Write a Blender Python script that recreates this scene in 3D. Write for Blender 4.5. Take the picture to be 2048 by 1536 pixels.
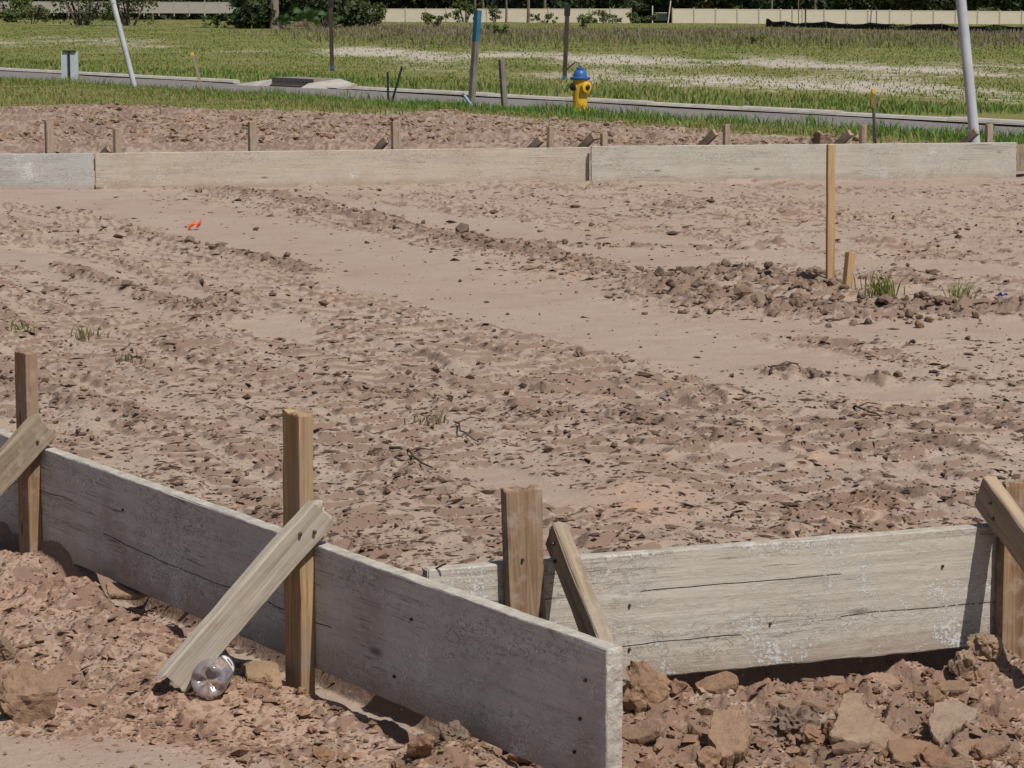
import bpy, bmesh, math, random
import numpy as np
from mathutils import Vector, Matrix

for o in list(bpy.data.objects):
    bpy.data.objects.remove(o)
SC = bpy.context.scene
COL = SC.collection
rng = np.random.default_rng(7)
random.seed(7)

# ------------------------------------------------------------------ camera
F = 5500.0                       # focal length in photo pixels (photo 2048 wide)
EYE = 1.46                       # camera height above the pad datum
PITCH = math.atan(778.0 / F)
CP, SP = math.cos(PITCH), math.sin(PITCH)
cam_d = bpy.data.cameras.new("camera")
cam_d.sensor_width = 36.0
cam_d.lens = 36.0 * F / 2048.0
cam_d.clip_start = 0.05
cam_d.clip_end = 3000.0
cam = bpy.data.objects.new("camera", cam_d)
COL.objects.link(cam)
cam.location = (0, 0, EYE)
cam.rotation_euler = (math.pi / 2 - PITCH, 0, 0)
SC.camera = cam

# ------------------------------------------------------------------ sky, sun, exposure
SUN_AZ = Vector((0.60, -0.80))   # horizontal direction towards the sun
SUN_EL = math.radians(56)
world = bpy.data.worlds.new("World")
SC.world = world
world.use_nodes = True
wn = world.node_tree.nodes
wl = world.node_tree.links
sky = wn.new("ShaderNodeTexSky")
sky.sky_type = 'NISHITA'
sky.sun_disc = False
sky.sun_elevation = SUN_EL
sky.sun_rotation = math.atan2(SUN_AZ.x, SUN_AZ.y)
sky.dust_density = 1.5
wl.new(sky.outputs[0], wn["Background"].inputs[0])
wn["Background"].inputs[1].default_value = 0.058
sd = bpy.data.lights.new("sun", 'SUN')
sd.energy = 4.3
sd.angle = math.radians(0.5)
sd.color = (1.0, 0.955, 0.89)
sun = bpy.data.objects.new("sun", sd)
COL.objects.link(sun)
S3 = Vector((SUN_AZ.x * math.cos(SUN_EL), SUN_AZ.y * math.cos(SUN_EL), math.sin(SUN_EL)))
sun.rotation_euler = (-S3).to_track_quat('-Z', 'Y').to_euler()
sun.location = S3 * 50
SC.view_settings.view_transform = 'Standard'
SC.view_settings.look = 'None'
SC.view_settings.exposure = 0.0
SC.view_settings.gamma = 1.0
SC.view_settings.use_curve_mapping = False

# ------------------------------------------------------------------ measuring helpers
def ray(px, py):
    u = (px - 1024.0) / F
    v = (768.0 - py) / F
    return u, CP + v * SP, -SP + v * CP

def P(px, py, z):
    """where the sight line through a photo pixel meets the level z"""
    u, y, w = ray(px, py)
    t = (z - EYE) / w
    return Vector((u * t, y * t, z))

def PD(px, py, d):
    """the point on that sight line at distance d into the scene"""
    u, y, w = ray(px, py)
    t = d / y
    return Vector((u * t, d, EYE + w * t))

def proj(p):
    dy, dz = p[1], p[2] - EYE
    dep = dy * CP - dz * SP
    up = dy * SP + dz * CP
    return 1024 + F * p[0] / dep, 768 - F * up / dep

# ------------------------------------------------------------------ noise
def h2(ix, iy, seed):
    a = (ix.astype(np.int64) * 374761393 + iy.astype(np.int64) * 668265263 + seed * 1442695041) & 0xFFFFFFFF
    a = ((a ^ (a >> 13)) * 1274126177) & 0xFFFFFFFF
    a = ((a ^ (a >> 16)) * 2246822519) & 0xFFFFFFFF
    a = a ^ (a >> 15)
    return (a & 0xFFFFFF).astype(np.float32) / float(0x1000000)

def vn(x, y, seed=0):
    x = np.asarray(x, dtype=np.float64); y = np.asarray(y, dtype=np.float64)
    ix = np.floor(x); iy = np.floor(y)
    fx = (x - ix).astype(np.float32); fy = (y - iy).astype(np.float32)
    fx = fx * fx * fx * (fx * (fx * 6 - 15) + 10); fy = fy * fy * fy * (fy * (fy * 6 - 15) + 10)
    a = h2(ix, iy, seed); b = h2(ix + 1, iy, seed); c = h2(ix, iy + 1, seed); d = h2(ix + 1, iy + 1, seed)
    return ((a + (b - a) * fx) * (1 - fy) + (c + (d - c) * fx) * fy) * 2 - 1

def fbm(x, y, seed=0, oct=4, gain=0.5):
    s = 0; amp = 1.0; tot = 0; f = 1.0
    for i in range(oct):
        s = s + amp * vn(x * f + 17.3 * i, y * f - 9.1 * i, seed + i)
        tot += amp; amp *= gain; f *= 2.03
    return s / tot

def worley(x, y, seed=0, jit=0.9):
    ix = np.floor(x); iy = np.floor(y)
    f1 = np.full(x.shape, 9.0, np.float32); f2 = f1.copy()
    hid = np.zeros(x.shape, np.float32); cx = hid.copy(); cy = hid.copy()
    for dx in (-1, 0, 1):
        for dy in (-1, 0, 1):
            jx = ix + dx; jy = iy + dy
            qx = jx + 0.5 + jit * (h2(jx, jy, seed) - 0.5) - x
            qy = jy + 0.5 + jit * (h2(jx, jy, seed + 5) - 0.5) - y
            d = np.sqrt(qx * qx + qy * qy).astype(np.float32)
            r = h2(jx, jy, seed + 9)
            near = d < f1
            f2 = np.where(near, f1, np.minimum(f2, d))
            hid = np.where(near, r, hid); cx = np.where(near, -qx, cx).astype(np.float32); cy = np.where(near, -qy, cy).astype(np.float32)
            f1 = np.where(near, d, f1)
    return f1, f2, hid, cx, cy

def plates(x, y, seed):
    f1, f2, hid, cx, cy = worley(x, y, seed)
    a = hid * 6.28 * 7
    edge = np.clip((f2 - f1) / 0.16, 0, 1)
    return (hid * 2 - 1) * 0.6 + (cx * np.cos(a) + cy * np.sin(a)) * 0.8, edge

def seg_along(x, y, pts):
    """distance to a polyline, length along it and the side"""
    best = np.full(x.shape, 1e9, np.float32); al = np.zeros(x.shape, np.float32); sd = np.zeros(x.shape, np.float32); acc = 0.0
    for (ax, ay), (bx, by) in zip(pts[:-1], pts[1:]):
        dx, dy = bx - ax, by - ay; L = math.hypot(dx, dy)
        t = np.clip(((x - ax) * dx + (y - ay) * dy) / (L * L), 0, 1)
        d = np.hypot(x - ax - t * dx, y - ay - t * dy)
        m = d < best
        best = np.where(m, d, best); al = np.where(m, acc + t * L, al)
        sd = np.where(m, ((x - ax) * dy - (y - ay) * dx) / L, sd); acc += L
    return best, al, sd

def sst(a, b, x):
    t = np.clip((x - a) / (b - a), 0, 1)
    return t * t * (3 - 2 * t)

def seg_dist(x, y, pts):
    best = np.full(x.shape, 1e9, np.float32)
    for (ax, ay), (bx, by) in zip(pts[:-1], pts[1:]):
        dx, dy = bx - ax, by - ay
        t = np.clip(((x - ax) * dx + (y - ay) * dy) / (dx * dx + dy * dy), 0, 1)
        best = np.minimum(best, np.hypot(x - ax - t * dx, y - ay - t * dy))
    return best

# ------------------------------------------------------------------ layout of the forms
ZT, ZB = 0.235, -0.051           # top and underside of the form boards
LA = P(1214, 1298, ZT); LB = P(80, 895, ZT)
aL = Vector((LB.x - LA.x, LB.y - LA.y, 0)).normalized()      # near end -> far left
nL = Vector((-aL.y, aL.x, 0))                                # outward, towards the camera
if nL.y > 0: nL = -nL
RA = P(855, 1139.5, ZT); RB = P(1957, 1053.5, ZT)
aR = Vector((RB.x - RA.x, RB.y - RA.y, 0)).normalized()
nR = Vector((aR.y, -aR.x, 0))
if nR.y > 0: nR = -nR

def along(A, a, px, lo=-2.0, hi=6.0):
    """distance along a board edge at which it crosses photo column px"""
    flo = proj(A + a * lo)[0] - px
    for _ in range(60):
        mid = (lo + hi) / 2
        fm = proj(A + a * mid)[0] - px
        if (fm > 0) == (flo > 0): lo = mid
        else: hi = mid
    return (lo + hi) / 2

def road_s(x, y):                # distance from the far kerb, growing towards the camera
    return (62.0 - 1.46 * x - y) / 1.77

_bp = [P(a, b, -0.22) for a, b in ((-400, 240), (0, 238), (300, 236), (700, 232), (900, 227), (1050, 232), (1200, 243), (1350, 258), (1500, 268), (1700, 276), (2048, 285), (2500, 300))]
BX = np.array([p.x for p in _bp]); BY = np.array([p.y for p in _bp])
def grass_edge(x):
    return np.interp(x, BX, BY)

def wl2(pl, z=-0.04):
    return [(P(a, b, z).x, P(a, b, z).y) for a, b in pl]

SMOOTH = [  # pale rubbed tracks: photo polyline, half width in metres
    (wl2([(-60, 375), (120, 398), (350, 425), (560, 480), (800, 545), (1100, 615), (1350, 682), (1600, 745), (1780, 775)]), 0.42),
    (wl2([(560, 392), (850, 440), (1200, 505), (1520, 552)]), 0.30),
    (wl2([(1250, 470), (1600, 520), (2048, 545)]), 0.25),
    (wl2([(0, 505), (140, 535), (300, 600), (450, 628)]), 0.20),
    (wl2([(330, 585), (480, 630), (600, 670)]), 0.18),
    (wl2([(1480, 655), (1700, 665), (2080, 660)]), 0.27),
    (wl2([(860, 930), (1000, 960), (1200, 1010)]), 0.10),
    (wl2([(1480, 905), (1700, 930), (1900, 960)]), 0.12),
]
RIDGE = [   # soil pushed up at the edge of the blade: polyline, height, half width
    (wl2([(440, 378), (620, 410), (800, 455), (1000, 500), (1150, 530), (1330, 575), (1440, 610)]), 0.036, 0.17),
    (wl2([(1340, 575), (1450, 552), (1560, 562), (1640, 585)]), 0.065, 0.24),
    (wl2([(1400, 600), (1560, 622), (1700, 628), (1850, 622), (2100, 628)]), 0.065, 0.30),
    (wl2([(250, 460), (450, 505), (640, 548)]), 0.030, 0.10),
    (wl2([(120, 535), (260, 580), (360, 615), (480, 640)]), 0.032, 0.10),
    (wl2([(430, 600), (470, 640)]), 0.03, 0.07),
    (wl2([(850, 470), (1100, 492), (1500, 500)]), 0.018, 0.12),
    (wl2([(1540, 745), (1700, 765), (1950, 770)]), 0.030, 0.12),
    (wl2([(760, 910), (840, 935), (930, 980)]), 0.030, 0.06),
    (wl2([(40, 760), (160, 800), (330, 870)]), 0.025, 0.08),
    (wl2([(640, 780), (900, 810), (1300, 860)]), 0.020, 0.12),
]
TRACKS = [   # dozer and tyre tracks: photo polyline, half width, cleat pitch
    (wl2([(-80, 395), (200, 452), (450, 535), (750, 632), (1100, 735), (1500, 850), (1800, 925), (2120, 1010)]), 0.27, 0.19),
    (wl2([(-80, 440), (150, 500), (400, 600), (640, 690), (1000, 810), (1400, 930), (1900, 1080)]), 0.25, 0.19),
    (wl2([(-80, 560), (200, 655), (520, 770), (800, 890), (1010, 1010), (1200, 1130)]), 0.24, 0.17),
    (wl2([(-80, 660), (150, 760), (400, 880), (620, 1020)]), 0.22, 0.17),
    (wl2([(760, 388), (1200, 455), (1700, 520), (2120, 560)]), 0.30, 0.21),
    (wl2([(1000, 372), (1500, 415), (2120, 462)]), 0.30, 0.21),
    (wl2([(1500, 366), (1800, 385), (2120, 408)]), 0.30, 0.21),
    (wl2([(1000, 560), (1300, 650), (1600, 720), (1850, 800), (2120, 900)]), 0.25, 0.18),
]
BUMPS = [   # loose heaps: photo x, y, height, radius
    (1290, 1372, 0.085, 0.065), (1350, 1420, 0.05, 0.07), (1500, 1400, 0.03, 0.12), (1720, 1370, 0.035, 0.10), (1960, 1330, 0.055, 0.07), (1830, 1345, 0.045, 0.05),
    (900, 1525, 0.05, 0.10), (40, 1300, 0.03, 0.10), (180, 1190, 0.02, 0.08), (1250, 1480, 0.04, 0.05), (1560, 1470, 0.03, 0.09), (1950, 1480, 0.03, 0.10),
    (1270, 1000, 0.03, 0.16), (260, 1300, 0.05, 0.12), (230, 1262, 0.045, 0.12), (130, 1185, 0.04, 0.12), (40, 1130, 0.03, 0.12),
]
BUMPW = [(P(a, b, -0.07), h, r) for a, b, h, r in BUMPS] + [(P(365, 1350, -0.05), 0.040, 0.09)]
ORANGE = [(P(1290, 1005, -0.03), 0.22), (P(1300, 1390, -0.05), 0.16), (P(1640, 915, -0.03), 0.1), (P(1700, 1010, -0.03), 0.16)]
TX, TY = 0.415, -0.910           # travel direction of the machine that graded the pad

def ground(x, y):
    """height and surface masks of the ground at arrays x, y"""
    x = np.asarray(x, np.float64); y = np.asarray(y, np.float64)
    s = road_s(x, y)
    # long profile: pad, slope to the verge, road bed, field
    prof = np.interp(s, [-300, -150, -60, -20, -2.0, -0.42, -0.05, 6.55, 6.75, 8.2, 13, 19, 60], [-2.2, -1.6, -1.05, -0.9, -0.77, -0.80, -0.93, -0.93, -0.74, -0.50, -0.25, -0.05, -0.045])
    pad_in = sst(26.5, 24.0, y)
    base = prof * (1 - pad_in) + (-0.045) * pad_in
    fieldfall = -1.0 * sst(306, 330, y)
    base = base + fieldfall * (s < 0)
    fade = sst(46, 26, y)                       # fine relief only where it can be seen
    # which side of the forms
    dl = (x - LA.x) * nL.x + (y - LA.y) * nL.y          # >0 outside the left board
    dr = (x - RA.x) * nR.x + (y - RA.y) * nR.y          # >0 outside the right board
    out = np.maximum(sst(0.0, 0.02, dl), sst(0.0, 0.02, dr))
    rightside = sst(-0.03, 0.0, dr) * sst(0.03, -0.03, dl)
    # masks
    smooth = np.zeros_like(x)
    wob = 0.30 * fbm(x * 0.9, y * 0.45, 31, 3) 
    wob2 = 0.10 * fbm(x * 5, y * 2.2, 36, 3)
    for pl, w in SMOOTH:
        d = seg_dist(x, y, pl) + wob * min(1, w / 0.4) + wob2
        smooth = np.maximum(smooth, sst(w * 1.25, w * 0.7, d))
    ridge = np.zeros_like(x); ridge_h = np.zeros_like(x)
    for pl, hh, w in RIDGE:
        d = seg_dist(x, y, pl) + wob2 * 0.8
        g = np.exp(-(d / w) ** 2)
        ridge = np.maximum(ridge, g); ridge_h = np.maximum(ridge_h, hh * g)
    smooth = smooth * (1 - ridge)
    smooth = smooth * (1 - out)
    flat_fg = sst(0.42, 0.30, np.hypot((x + 1.02) / 1.45, y - 5.28) + 0.09 * fbm(x * 5, y * 5, 77, 3))
    smooth = np.maximum(smooth, flat_fg * out)
    ua = x * TX + y * TY + 0.5 * fbm(x * .3, y * .3, 42, 2); va = x * -TY + y * TX + 0.35 * fbm(x * .35, y * .3, 43, 2)
    patch = fbm(va * 1.5, ua * 0.22, 41, 4)
    rough = np.clip(0.85 + 0.8 * patch, 0.60, 1.15)
    rough = np.maximum(rough, ridge)
    rough = np.where(out > 0.5, 0.9, rough)
    rough = rough * (1 - 0.88 * smooth)
    # coordinates along and across the machine's travel, gently bent
    bend = 0.35 * fbm(x * 0.25, y * 0.25, 51, 2)
    u = (x * TX + y * TY) + bend
    v = (x * -TY + y * TX) + 0.25 * fbm(x * 0.4, y * 0.4, 53, 2)
    h = base + 0.014 * fbm(x * 0.5, y * 0.35, 61, 3) * fade + 0.012 * fbm(x * 2.1, y * 1.3, 65, 3) * fade * (1 - 0.75 * smooth)
    # cleat marks of two passes: each cleat lifts the crust towards the heel and breaks it off in a small step
    def cleats(u, v, k, pitch, width):
        st = np.floor(v / width)
        cl = u / pitch + h2(st, st * 0 + 3, 5 + k) + 0.45 * fbm(x * 3, y * 3, 71 + k, 2) + 0.30 * vn(v * 8, u * 1.5, 72 + k)
        cf = cl - np.floor(cl)
        rib = sst(0.0, 0.78, cf) * sst(1.0, 0.86, cf)
        pres = sst(-0.30, 0.0, fbm(v * 3.6, u * 2.6, 73 + k, 3)) * sst(0.04, 0.16, 0.5 - np.abs(v / width - st - 0.5))
        k_ = pres * (0.75 + 0.6 * vn(v * 6, u * 3, 74 + k))
        return rib * k_, sst(0.76, 0.87, cf) * sst(1.0, 0.97, cf) * pres
    turn = sst(0.1, 0.7, x + 0.25 * fbm(x * .8, y * .4, 55, 3)) * sst(12.5, 10.5, y)
    u2 = x * 0.62 + y * 0.785 + bend * 0.6; v2 = x * 0.785 - y * 0.62
    ca, ea = cleats(u, v, 0, 0.20, 0.42); cb, eb = cleats(-u2, v2, 20, 0.20, 0.40)
    cle = ca * (1 - turn) + cb * turn; cedge = ea * (1 - turn) + eb * turn
    h = h + 0.022 * cle * rough * (1 - out) * fade
    # the readable tracks: a shallow rut with a raised rim and two rows of cleat prints
    tedge = np.zeros_like(x); tin = np.zeros_like(x)
    wv_ = 0.05 * fbm(x * 1.3, y * 1.3, 221, 2); ns_ = 0.12 * fbm(x * 3.5, y * 3.5, 223, 2); worn = sst(-0.75, -0.25, fbm(x * 1.8, y * 1.1, 225, 3))
    for k, (pl, w, pt_) in enumerate(TRACKS):
        d, al, sd = seg_along(x, y, pl); d = d + wv_
        ins = sst(w, w - 0.05, d) * (1 - tin) * worn * (1 - 0.85 * smooth) * (1 - ridge) * (1 - out) * fade
        rim = np.exp(-((d - w - 0.03) / 0.035) ** 2) * (1 - tin) * (1 - 0.7 * smooth) * (1 - out) * fade
        c_ = al / pt_ + 0.5 * (sd > 0) + ns_ + 0.35 * np.abs(sd) / w
        c_ = c_ - np.floor(c_)
        pr = sst(0.02, 0.06, np.abs(sd)) * sst(w, w - 0.05, d)
        h = h + ins * (-0.010 + 0.022 * sst(0.0, 0.72, c_) * sst(1.0, 0.87, c_) * pr) + 0.012 * rim * (0.5 + 0.9 * np.abs(vn(x * 9, y * 6, 227)))
        tedge = np.maximum(tedge, ins * pr * sst(0.76, 0.87, c_) * sst(1.0, 0.97, c_))
        tedge = np.maximum(tedge, 0.45 * rim * sst(0.0, 0.4, vn(x * 7, y * 5, 229)))
        tin = np.maximum(tin, sst(w + 0.02, w - 0.03, d))
    rough = rough * (1 - 0.55 * tin)
    # crust broken to flakes
    wx = x + 0.03 * fbm(x * 9, y * 9, 81, 2); wy = y + 0.03 * fbm(x * 9, y * 9, 83, 2)
    p1, e1 = plates((wx * -TY + wy * TX) / 0.16, (wx * TX + wy * TY) / 0.11, 91)
    p2, e2 = plates(wx / 0.065, wy / 0.055, 95)
    chip = sst(-0.15, 0.40, fbm(va * 3.4, ua * 0.8, 97, 4))
    h = h + fade * rough * (1 - out) * (0.0085 * p1 * (0.20 + 0.80 * chip) + 0.0070 * p2 * (0.15 + 0.85 * chip))
    n3 = fbm(x * 24, y * 20, 101, 3)
    h = h + fade * rough * (1 - out) * 0.0065 * n3 * (0.2 + chip)
    h = h + ridge_h * (0.55 + 0.75 * np.abs(fbm(x * 7, y * 5, 111, 3)) + 0.7 * fbm(x * 15, y * 12, 113, 3)) * (1 - out)
    # outside the near forms: loose, torn soil
    q1, g1 = plates(wx / 0.115, wy / 0.115, 121)
    q2, g2 = plates(wx / 0.045, wy / 0.045, 125)
    oh = -0.082 + 0.030 * fbm(x * 3.2, y * 3.2, 131, 3) + 0.024 * q1 * (0.15 + 0.85 * g1) + 0.014 * q2 * g2 + 0.016 * fbm(x * 17, y * 17, 133, 4) + 0.008 * fbm(x * 55, y * 50, 134, 3)
    oh_r = oh - 0.010
    # the soil is washed out from under the right board
    ra_ = (x - RA.x) * aR.x + (y - RA.y) * aR.y
    cav = sst(0.42, 0.52, ra_ + 0.03 * fbm(x * 12, y * 12, 138, 2))
    lip = 0.065 + 0.045 * fbm(x * 7, y * 7, 137, 3)
    tr = sst(-0.21, -0.15, dr) * sst(lip + 0.03, lip - 0.035, dr) * cav
    oh_r = oh_r + 0.014 * sst(0.02, 0.12, dr) * sst(0.5, 0.2, dr)
    oh_l = -0.098 + 0.60 * (oh + 0.082) + 0.02 * sst(0.7, 0.2, dl)
    lc = sst(-0.15, 0.25, fbm(x * 1.6 + 2, y * 1.6, 139, 2) + 0.12)
    tl = sst(-0.12, -0.07, dl) * sst(0.085, 0.01, dl + 0.012 * fbm(x * 9, y * 9, 140, 2)) * lc * sst(0.25, 0.1, dr)
    oh_l = oh_l * (1 - flat_fg) + (-0.082 + 0.004 * fbm(x * 6, y * 6, 141, 3) + 0.0015 * fbm(x * 60, y * 60, 142, 2)) * flat_fg
    ohh = oh_r * rightside + oh_l * (1 - rightside)
    ohh = np.where(dl > 0, oh_l, oh_r)
    near = sst(12, 9.5, y)
    outm = out * near
    h = h * (1 - outm) + ohh * outm
    h = h - (0.085 * tl + 0.16 * tr) * near
    for p, bh, br in BUMPW:
        d2 = (x - p.x) ** 2 + (y - p.y) ** 2
        g = np.exp(-d2 / br ** 2)
        h = h + bh * g * (0.75 + 0.5 * fbm(x * 12, y * 12, 151, 3))
    # rough dirt between the far form and the verge
    gedge = grass_edge(x) + 1.5 * fbm(x * 0.7, y * 0.5, 161, 4)
    grass = sst(-1.8, 2.2, y - gedge) * (s > 6.6)
    dirtfar = sst(24, 27, y) * (1 - grass) * (s > 6)
    h = h + dirtfar * (0.06 * fbm(x * 1.1, y * 0.7, 171, 3) + 0.05 * np.abs(fbm(x * 5, y * 2.2, 173, 4)) + 0.03 * fbm(x * 12, y * 3, 174, 2))
    m = P(885, 243, -0.2)
    h = h + 0.14 * np.exp(-(((x - m.x) / 0.5) ** 2 + ((y - m.y) / 1.8) ** 2))
    h = h + grass * 0.03 * fbm(x * 1.5, y * 0.9, 181, 3)
    fld = (s < 0.2)
    grass = np.where(fld, 1.0, grass)
    h = h + fld * (0.06 * fbm(x * 0.25, y * 0.12, 191, 3)) * sst(0, -3, s)
    # masks for the material
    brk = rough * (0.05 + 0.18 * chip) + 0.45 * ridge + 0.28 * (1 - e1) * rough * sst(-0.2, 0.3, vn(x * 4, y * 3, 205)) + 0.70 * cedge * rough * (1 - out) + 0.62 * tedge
    brk = np.where(out * near > 0.5, 0.22 + 0.30 * sst(-0.2, 0.5, fbm(x * 4, y * 4, 201, 3)) + 0.25 * sst(0.1, 0.6, q1), brk)
    brk = brk * (1 - 0.85 * smooth) + dirtfar * 0.30
    orange = outm * (0.62 + 0.40 * fbm(x * 3, y * 3, 211, 3)) * (1 - 0.6 * flat_fg)
    orange = orange * np.where(dl > 0, 1.0, 0.75)
    for p, r in ORANGE:
        orange = np.maximum(orange, np.exp(-((x - p.x) ** 2 + ((y - p.y) * 0.5) ** 2) / r ** 2) * (0.7 + 0.5 * n3))
    orange = np.maximum(orange, 0.35 * (1 - smooth) * sst(0.1, 0.5, fbm(x * 1.3, y * 0.8, 213, 3)))
    # bare sand in the field, in bands along the road
    band = np.exp(-((s + 27) / 9.5) ** 2) * 1.0 + 0.85 * np.exp(-((s + 11) / 5.0) ** 2) * sst(-8, 3, x) + 0.45 * np.exp(-((s + 72) / 12.0) ** 2)
    band = band * (0.80 + 0.25 * sst(-10, 8, x))
    sand = np.where(fld, np.clip(band * (0.47 + 0.75 * fbm(x * 0.30, y * 0.08, 221, 4)), 0, 0.62), 0)
    return h, np.clip(brk, 0, 1), np.clip(grass, 0, 1), np.clip(sand, 0, 1), np.clip(orange, 0, 1), smooth

def gz(x, y):
    return ground(np.atleast_1d(np.array(x, float)), np.atleast_1d(np.array(y, float)))[0]
def gz1(x, y):
    return float(gz(x, y)[0])

# ------------------------------------------------------------------ material helpers
class NT:
    def __init__(self, name):
        self.m = bpy.data.materials.new(name); self.m.use_nodes = True
        self.t = self.m.node_tree; self.t.nodes.clear()
        self.out = self.n('ShaderNodeOutputMaterial')
        self.b = self.n('ShaderNodeBsdfPrincipled')
        self.l(self.b.outputs[0], self.out.inputs[0])
    def n(self, t, **kw):
        k = self.t.nodes.new(t)
        for a, b in kw.items(): setattr(k, a, b)
        return k
    def l(self, a, b): self.t.links.new(a, b)
    def val(self, node, **kw):
        for a, b in kw.items(): node.inputs[a].default_value = b
        return node
    def noise(self, vec, scale, detail=4, rough=0.55, dist=0.0):
        k = self.n('ShaderNodeTexNoise')
        if vec is not None: self.l(vec, k.inputs['Vector'])
        k.inputs['Scale'].default_value = scale; k.inputs['Detail'].default_value = detail
        k.inputs['Roughness'].default_value = rough; k.inputs['Distortion'].default_value = dist
        return k.outputs['Fac']
    def ramp(self, fac, stops):
        k = self.n('ShaderNodeValToRGB'); self.l(fac, k.inputs[0])
        e = k.color_ramp.elements
        while len(e) < len(stops): e.new(0.5)
        for i, (p, c) in enumerate(stops):
            e[i].position = p
            e[i].color = (c[0], c[1], c[2], 1) if not isinstance(c, (int, float)) else (c, c, c, 1)
        return k.outputs[0]
    def mix(self, fac, a, b, blend='MIX'):
        k = self.n('ShaderNodeMix', data_type='RGBA', blend_type=blend)
        for src, i in ((fac, 0), (a, 6), (b, 7)):
            if isinstance(src, (int, float)): k.inputs[i].default_value = src
            elif isinstance(src, tuple): k.inputs[i].default_value = (*src, 1)
            else: self.l(src, k.inputs[i])
        return k.outputs[2]
    def math(self, op, a, b=None, c=None):
        k = self.n('ShaderNodeMath', operation=op)
        for i, src in enumerate((a, b, c)):
            if src is None: continue
            if isinstance(src, (int, float)): k.inputs[i].default_value = src
            else: self.l(src, k.inputs[i])
        return k.outputs[0]
    def bump(self, h, strength, dist, prev=None):
        k = self.n('ShaderNodeBump'); self.l(h, k.inputs['Height'])
        k.inputs['Strength'].default_value = strength; k.inputs['Distance'].default_value = dist
        if prev is not None: self.l(prev, k.inputs['Normal'])
        return k.outputs[0]
    def coord(self, kind='Object', scale=(1, 1, 1), loc=(0, 0, 0), jitter=False):
        c = self.n('ShaderNodeTexCoord').outputs[kind] if kind != 'Position' else self.n('ShaderNodeNewGeometry').outputs['Position']
        m = self.n('ShaderNodeMapping'); self.l(c, m.inputs[0])
        m.inputs['Scale'].default_value = scale; m.inputs['Location'].default_value = loc
        if jitter:
            oi = self.n('ShaderNodeObjectInfo')
            r = self.math('MULTIPLY', oi.outputs['Random'], 37.0)
            cx = self.n('ShaderNodeCombineXYZ'); self.l(r, cx.inputs[0]); self.l(r, cx.inputs[1]); self.l(r, cx.inputs[2])
            self.l(cx.outputs[0], m.inputs['Location'])
        return m.outputs[0]
    def attr(self, name):
        return self.n('ShaderNodeAttribute', attribute_name=name)
    def fin(self, col, rough=0.9, spec=0.2, bump=None):
        if isinstance(col, tuple): self.b.inputs['Base Color'].default_value = (*col, 1)
        else: self.l(col, self.b.inputs['Base Color'])
        if isinstance(rough, (int, float)): self.b.inputs['Roughness'].default_value = rough
        else: self.l(rough, self.b.inputs['Roughness'])
        self.b.inputs['Specular IOR Level'].default_value = spec
        if bump is not None: self.l(bump, self.b.inputs['Normal'])
        return self.m

CRUST = (0.350, 0.262, 0.200); BROKEN = (0.180, 0.122, 0.092); CLAY = (0.330, 0.195, 0.118)

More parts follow.
